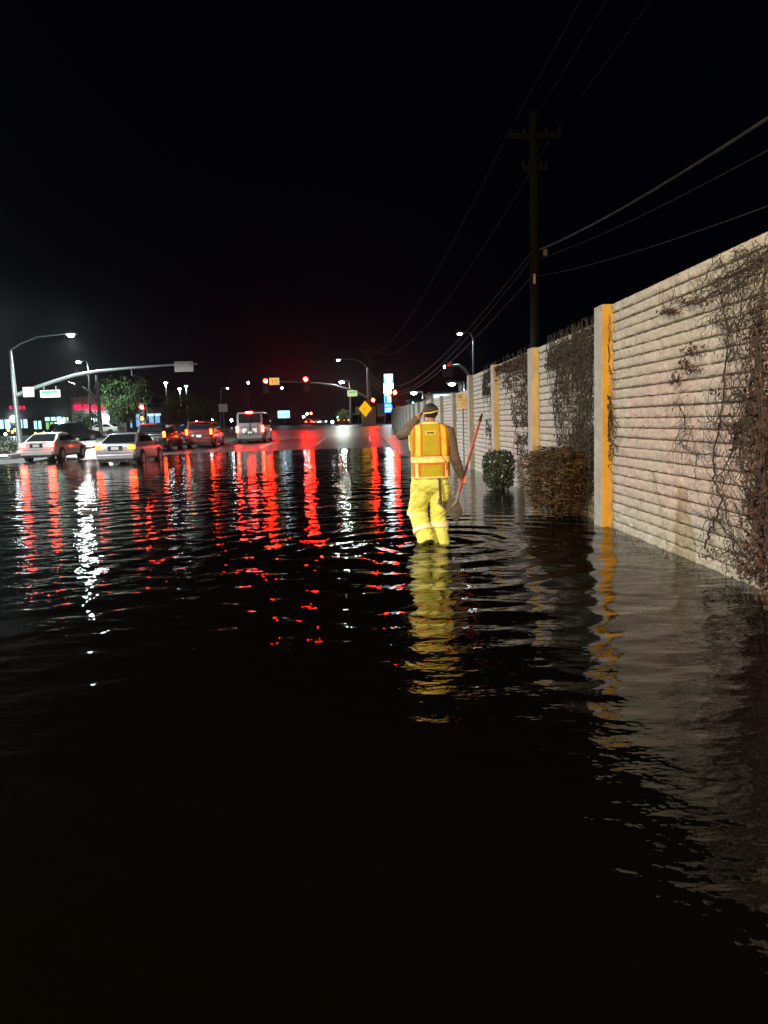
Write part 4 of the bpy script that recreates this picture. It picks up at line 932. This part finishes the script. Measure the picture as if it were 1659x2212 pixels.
# ------------------------------------------------------------------ the walker
def make_person():
    t = thing('person', 'person in a yellow-green safety vest and lime trousers wading away, left hand at the head', 'person', (MAN.x, MAN.y, -.22))
    up = Vector((0, 0, .22))
    def ring(cx, cy, rx, ry, z, n=28, e=2.4):
        o = []
        for k in range(n):
            a = 2 * math.pi * k / n; c_, s_ = math.cos(a), math.sin(a)
            o.append(Vector((cx + rx * math.copysign(abs(c_) ** (2 / e), c_), cy + ry * math.copysign(abs(s_) ** (2 / e), s_), z)))
        return o
    CXT = -.015
    TOR = [(.56, .17, .13), (.70, .195, .15), (.80, .19, .145), (.95, .18, .135), (1.10, .19, .13), (1.22, .205, .13), (1.31, .205, .12), (1.37, .165, .10), (1.41, .10, .08), (1.44, .066, .066)]
    def vfold(s, amp, sx):
        def f(co, n):
            v = noise.noise(Vector((co.x * sx, co.y * sx, co.z * sx * .55 + s))) + .5 * noise.noise(Vector((co.x * sx * 2.3, co.y * sx * 2.3, co.z * sx * 1.6 + s)))
            return n * amp * v
        return f
    # joints
    RS, RE, RW = Vector((.205, .0, 1.315)), Vector((.275, -.02, .985)), Vector((.352, .075, .775))
    LS, LE, LW = Vector((-.225, .0, 1.325)), Vector((-.345, .20, 1.275)), Vector((-.135, .155, 1.475))
    RH = Vector((.372, .10, .715)); LH = Vector((-.098, .125, 1.535))
    LK, LA = Vector((-.175, .09, .36)), Vector((-.10, -.13, .085)); RK, RA = Vector((.072, .07, .33)), Vector((.105, .03, -.12))
    # the tool shaft, needed by the gripping fingers
    S0, S1 = Vector((.625, .34, 1.42)), Vector((.275, -.03, .49)); sd = (S1 - S0).normalized()
    tt = (RH - S0).dot(sd); SH = S0 + sd * tt                       # point of the shaft in the hand
    RH = SH + Vector((.022, -.018, .004))
    # ---- body: one continuous skin mesh
    b = MB()
    b.loft([ring(CXT, 0, rx * .9, ry * .85, z) for z, rx, ry in [(.64, .13, .09)] + TOR[1:]])
    b.tube([(-.012, .0, 1.36), (-.006, .008, 1.45), (.0, .02, 1.50)], [.066, .058, .056], 14)
    hc = Vector((.004, .03, 1.535)); hr = Matrix.Rotation(R(10), 3, 'Z')
    b.ell(hc + Vector((0, 0, .012)), (.076, .096, .10), 20, 14); b.ell(hc + hr @ Vector((0, .025, -.055)), (.056, .066, .062), 16, 10)
    b.ell(hc + hr @ Vector((0, .105, -.02)), (.013, .02, .022), 8, 6); b.ell(hc + hr @ Vector((0, .082, .01)), (.05, .02, .012), 10, 6)
    b.ell(hc + hr @ Vector((0, .082, -.062)), (.026, .014, .008), 8, 6)
    for s in (-1, 1): b.ell(hc + hr @ Vector((s * .078, .0, -.012)), (.010, .018, .030), 10, 8)
    def arm(S, E, W, H): b.tube([S, S.lerp(E, .5), E, E.lerp(W, .35), W, W.lerp(H, .5)], [.055, .05, .042, .044, .029, .030], 14)
    arm(RS, RE, RW, RH); arm(LS, LE, LW, LH)
    for K_, A_, hx in ((LK, LA, -.10), (RK, RA, .075)): b.tube([(hx, 0, .70), (hx + (K_.x - hx) * .5, K_.y * .5, .53), K_, K_.lerp(A_, .4), A_], [.095, .08, .058, .057, .042], 14)
    # right hand closed on the shaft
    q = sd; nrm = Vector((-.75, .55, .2)); nrm = (nrm - q * nrm.dot(q)).normalized(); bi = q.cross(nrm)
    pc = SH - nrm * .034
    b.tube([pc - q * .04, pc, pc + q * .042], [(.017, .030), (.019, .034), (.016, .028)], 12)
    for i, ln in enumerate((.95, 1.0, .97, .85)):
        o_ = SH + q * (-.033 + .022 * i); pts = []
        for j in range(6):
            a = R(180 - 48 * j * ln); pts.append(o_ + nrm * (math.cos(a) * .029) + bi * (math.sin(a) * .029))
        b.tube(pts, [.0098, .0096, .0094, .009, .0085, .007], 8)
    b.tube([pc - q * .035 - bi * .012, SH - q * .052 - bi * .024, SH - q * .058 + nrm * .012 - bi * .024, SH - q * .050 + nrm * .028 - bi * .006], [.012, .011, .0105, .008], 8)
    # left hand laid against the side of the head
    hd = (LH - LW).normalized(); side = Vector((-.9, .2, -.1)); side = (side - hd * side.dot(hd)).normalized(); wd_ = hd.cross(side)
    b.tube([LW, LW + hd * .03, LW + hd * .075, LW + hd * .095], [(.026, .030), (.020, .036), (.017, .040), (.014, .036)], 12)
    for i, ln in enumerate((.064, .074, .070, .054)):
        o_ = LW + hd * .088 + wd_ * (-.030 + .020 * i)
        b.tube([o_, o_ + hd * ln * .45 + wd_ * (-.004 + .003 * i), o_ + hd * ln * .8 - side * .012, o_ + hd * ln - side * .026], [.010, .0095, .009, .0075], 8)
    b.tube([LW + hd * .02 - wd_ * .028, LW + hd * .055 - wd_ * .052 - side * .008, LW + hd * .085 - wd_ * .058 - side * .016], [.0125, .011, .009], 8)
    remesh(b, 'body', 'skin', .0055, 2, parent=t)
    # ---- face and hair
    for s in (-1, 1): MB().ell(hc + hr @ Vector((s * .031, .088, .0)), (.011, .008, .007), 8, 6).obj('eye', 'sign_white', t)
    h = MB()
    h.ell(hc + Vector((0, -.012, .012)), (.080, .095, .098), 18, 12)
    hair = h.mesh('hair', 'hair', 'all')
    bmh = bmesh.new(); bmh.from_mesh(hair)
    bmesh.ops.delete(bmh, geom=[f for f in bmh.faces if f.calc_center_median().y > hc.y + .02 or f.calc_center_median().z < hc.z - .055], context='FACES'); bmh.to_mesh(hair); bmh.free()
    link('hair', hair, t)
    # ---- cap
    cp = MB(); rings = []
    for i in range(9):
        a = R(90) * i / 8; rings.append(ring(hc.x, hc.y - .006, .092 * math.cos(a) + .002, .112 * math.cos(a) + .002, hc.z + .022 + .088 * math.sin(a), 28, 2.1))
    for r_ in rings:                                          # tilt: sits lower on the back of the head
        for p in r_: p.z += (p.y - hc.y) * .16 - .004
    capo = cp.loft(rings).obj('cap', 'cap', t, smooth=50)
    br = MB(); pts = []
    for k in range(13):
        a = R(180) * k / 12; pts.append((math.cos(a), math.sin(a)))
    top_ = [hc + hr @ Vector((x * .085, .085 + y * .095, .028 - .02 * abs(x) - .012 * y)) for x, y in pts]
    br.loft([top_, [p - Vector((0, 0, .006)) for p in top_]]); br.obj('brim', 'cap', capo)
    sp = MB(); P = []
    for k in range(15):
        a = R(205 + 140 * k / 14); P.append(Vector((hc.x + .0955 * math.cos(a), hc.y - .006 + .1155 * math.sin(a), hc.z + .018 + .1155 * math.sin(a) * .16 + .016 * math.cos(a))))
    sp.tube(P, [(.006, .003)] * 15, 6); sp.obj('strap', 'reflective_pale', capo)
    # ---- shirt
    s_ = MB(); s_.loft([ring(CXT, 0, rx * 1.0, ry, z) for z, rx, ry in TOR[1:8]])
    def sleeve(S, E, W): s_.tube([S + Vector((-.05 if S.x > 0 else .05, 0, .01)), S, S.lerp(E, .5), E, E.lerp(W, .4), W], [.07, .076, .068, .060, .056, .044], 14)
    sleeve(RS, RE, RW); sleeve(LS, LE, LW)
    remesh(s_, 'shirt', 'shirt', .0075, 3, vfold(3, .008, 16), t)
    # ---- trousers
    tr = MB()
    tr.loft([ring(CXT - .01, 0, rx, ry, z) for z, rx, ry in ((.615, .16, .11), (.66, .205, .145), (.72, .225, .16), (.82, .215, .158), (.86, .205, .15))])
    tr.tube([(-.128, 0, .70), (-.150, .03, .54), LK, LK.lerp(LA, .45) + Vector((-.005, -.012, 0)), LA, LA + Vector((.012, -.03, -.05))], [.122, .117, .113, .108, .103, .10], 18)
    tr.tube([(.098, 0, .70), (.092, .02, .54), RK, RK.lerp(RA, .5), RA, RA - Vector((0, 0, .05))], [.122, .115, .104, .098, .098, .094], 18)
    def tfold(co, n):
        v = noise.noise(Vector((co.x * 7, co.y * 7, co.z * 11 + 2))) + .30 * noise.noise(Vector((co.x * 18, co.y * 18, co.z * 24)))
        k = 1.0 + .8 * max(0, .35 - co.z)
        v2 = abs(noise.noise(Vector((co.x * 7 + co.z * 5, co.y * 7, co.z * 10 - co.x * 6))))
        return n * (.010 * k * v - .026 * (.25 - min(.25, v2)))
    tro = remesh(tr, 'trousers', 'trouser', .009, 3, tfold, t)
    def leg_band(name, c_, ax, r_, h_):
        ax = Vector(ax).normalized(); MB().tube([Vector(c_) - ax * h_ / 2, c_, Vector(c_) + ax * h_ / 2], [r_, r_ * 1.01, r_], 26, cap=False).obj(name, 'reflective_white', tro, smooth='all')
    leg_band('reflective_band', LK + Vector((0, -.004, .0)), (.10, -.12, 1), .124, .052); leg_band('reflective_band', LK.lerp(LA, .66) + Vector((-.002, -.01, 0)), (-.25, .60, 1), .117, .058)
    leg_band('reflective_band', RK.lerp(RA, .22), (0.02, 0, 1), .113, .058)
    MB().box((.075, -.176, .64), (.030, .012, .31), rot=Matrix.Rotation(R(-2), 3, 'Y') @ Matrix.Rotation(R(-4), 3, 'X')).obj('hanging_strap', 'black', tro)
    # ---- boots
    for A_, tilt in ((LA + Vector((.015, -.03, -.035)), R(62)), (RA + Vector((0, 0, -.04)), 0.0)):
        rot = Matrix.Rotation(-tilt, 3, 'X'); bt = MB()
        bt.tube([A_ + rot @ Vector((0, 0, .10)), A_, A_ + rot @ Vector((0, .0, -.03))], [.078, .076, .07], 14)
        bt.tube([A_ + rot @ Vector((0, -.06, -.035)), A_ + rot @ Vector((0, .03, -.03)), A_ + rot @ Vector((0, .13, -.045)), A_ + rot @ Vector((0, .20, -.05))], [.045, .055, .05, .035], 12)
        remesh(bt, 'boot', 'boot', .008, 2, parent=t)
    # ---- vest
    VT = [(.785, .232, .172), (.86, .228, .166), (.95, .225, .160), (1.05, .228, .154), (1.15, .234, .150), (1.25, .240, .146), (1.32, .240, .136), (1.365, .212, .118), (1.40, .150, .098), (1.428, .092, .082)]
    def vdim(z): 
        zs = [v[0] for v in VT]; return float(np.interp(z, zs, [v[1] for v in VT])), float(np.interp(z, zs, [v[2] for v in VT]))
    E_ = 2.5
    def wr(x, z): return .006 * noise.noise(Vector((x * 14, 3.1, z * 9))) + .003 * noise.noise(Vector((x * 34, 7.7, z * 21)))
    def vp(x, z, side=-1, off=0.0):
        rx, ry = vdim(z); u = max(-1, min(1, x / rx)); y = ry * (max(0.0, 1 - abs(u) ** E_)) ** (1 / E_)
        nn = Vector((u ** 3 if True else 0, side * 1.0, .25 if z > 1.33 else 0)).normalized()
        return Vector((CXT + x, side * y, z)) + nn * (off + wr(x, z))
    zs = [.785 + (1.428 - .785) * i / 34 for i in range(35)]; ang = 64; rings = []
    for z in zs:
        rx, ry = vdim(z); r_ = []
        for k in range(ang):
            a = 2 * math.pi * k / ang; x = rx * math.copysign(abs(math.cos(a)) ** (2 / E_), math.cos(a)); r_.append(vp(x * .9999, z, 1 if math.sin(a) >= 0 else -1))
        rings.append(r_)
    vo = MB().loft(rings, cap=False).obj('vest', 'vest', t, smooth='all')
    def patch(name, m, x0, x1, z0, z1, off, side=-1, x0t=None, x1t=None, nx_=8, nz_=16):
        mb_ = MB(); x0t = x0 if x0t is None else x0t; x1t = x1 if x1t is None else x1t; vs_ = []
        for j in range(nz_ + 1):
            z = z0 + (z1 - z0) * j / nz_; f = j / nz_; a_, b_ = x0 + (x0t - x0) * f, x1 + (x1t - x1) * f
            for i in range(nx_ + 1): vs_.append(vp(a_ + (b_ - a_) * i / nx_, z, side, off))
        n_ = nx_ + 1
        mb_.add(vs_, [(j * n_ + i, j * n_ + i + 1, (j + 1) * n_ + i + 1, (j + 1) * n_ + i) for j in range(nz_) for i in range(nx_)])
        return mb_.obj(name, m, vo, smooth='all')
    for side in (-1, 1):
        for s in (-1, 1):
            for nm, m_, a_, b_, z0, z1, of in (('orange_trim', 'orange_trim', .100, .208, 1.035, 1.395, .0035), ('reflective_stripe', 'reflective', .124, .182, 1.040, 1.393, .0065), ('orange_trim', 'orange_trim', .125, .206, .80, .955, .0035), ('reflective_stripe', 'reflective_pale', .152, .186, .80, .957, .0065)):
                x = sorted((s * a_, s * b_)); xt = [v * (.92 if z1 > 1.3 else 1.0) for v in x]
                patch(nm, m_, x[0], x[1], z0, z1, of, side, xt[0], xt[1])
        patch('orange_trim', 'orange_trim', -.2225, .2225, .942, 1.058, .0050, side, nx_=26, nz_=6)
        patch('reflective_belt', 'reflective_pale', -.2235, .2235, .965, 1.034, .0082, side, nx_=26, nz_=5)
        patch('hem_trim', 'reflective_pale', -.2285, .2285, .787, .803, .0075, side, nx_=26, nz_=3)
        patch('collar_trim', 'reflective_pale', -.088, .088, 1.405, 1.428, .004, side, nx_=12, nz_=3)
    p_ = patch('label_patch', 'reflective_pale', -.058, .052, 1.285, 1.325, .003, -1, nz_=3); patch('label_centre', 'vest', -.051, .045, 1.290, 1.320, .0055, -1, nz_=3)
    patch('label_slot', 'black', -.045, .032, 1.300, 1.312, .0075, -1, nz_=2)
    for s in (-1, 1):                                        # armhole binding
        P = []
        for k in range(17):
            a = R(-78 + 156 * k / 16); z = 1.235 + .135 * math.sin(a); P.append(vp(s * (.238 if abs(a) < 1.1 else .225), z, -1, .004) + Vector((-s * .014 * (1 - math.cos(a)), -.060 * math.cos(a) * .0 - .006, 0)))
        MB().tube(P, [(.009, .004)] * 17, 6).obj('armhole_trim', 'reflective_pale', vo, smooth='all')
    MB().tube([vp(.10, 1.06, -1, .012), vp(.125, 1.02, -1, .016), vp(.16, .97, -1, .016), vp(.172, .93, -1, .014), vp(.168, .88, -1, .012)], .0035, 6).obj('cord', 'black', vo)
    for o in list(t.children):
        o.location = up
    # ---- the shovel in the right hand
    o_ = Vector((MAN.x, MAN.y, 0))
    sh = thing('shovel', 'red-handled shovel with a muddy grey blade carried in the right hand', 'shovel', o_ + S1)
    L0 = -S1
    MB().tube([S0 + L0, S0.lerp(S1, .5) + L0, S1 + L0], [.0155, .0165, .019], 10).obj('handle', 'tool_red', sh, smooth=True)
    MB().tube([S0 + L0 - sd * .10, S0 + L0 - sd * .03, S0 + L0 + sd * .01], [.010, .02, .021], 10).obj('grip', 'black', sh, smooth=True)
    # blade: dished square scoop lying across the shaft's end
    ux = Vector((.62, .25, -.74)).normalized(); dn = (sd - ux * sd.dot(ux)).normalized(); nb = ux.cross(dn)
    bl = MB(); rings = []
    for j in range(9):
        v = j / 8; r_ = []
        for i in range(13):
            u = -1 + i / 6; hw_ = .185 * (1 - .18 * max(0, v - .75) * 4 * abs(u) ** 2) * (.82 if v < .08 else 1)
            r_.append(L0 + S1 + dn * (-.02 + .19 * v) + ux * (u * hw_ + .0) + nb * (.055 * (u * u) * (1 - .5 * v) + .02 * v))
        rings.append(r_ + [p + nb * .006 for p in r_[::-1]])
    bl.loft(rings).obj('blade', 'tool_steel', sh, smooth=30)
    MB().tube([L0 + S1 - sd * .12, L0 + S1, L0 + S1 + dn * .09 + nb * .012], [.021, .022, .010], 10).obj('socket', 'tool_steel', sh, smooth=True)
make_person()

# ------------------------------------------------------------------ thin volume added to stand in for lens glow round the lamps
hz = MB().box((0, 850, 5.6), (1900, 2420, 13.6)).obj('bloom_haze', 'black'); hz['kind'] = 'stuff'
hm = bpy.data.materials.new('bloom_haze'); hm.use_nodes = True; nt = hm.node_tree; nt.nodes.clear()
ho = nt.nodes.new('ShaderNodeOutputMaterial'); hv = nt.nodes.new('ShaderNodeVolumePrincipled')
hv.inputs['Color'].default_value = (.9, .93, 1, 1); hv.inputs['Density'].default_value = 0.00017; hv.inputs['Anisotropy'].default_value = 0.9
nt.links.new(hv.outputs[0], ho.inputs['Volume']); hz.data.materials.clear(); hz.data.materials.append(hm)
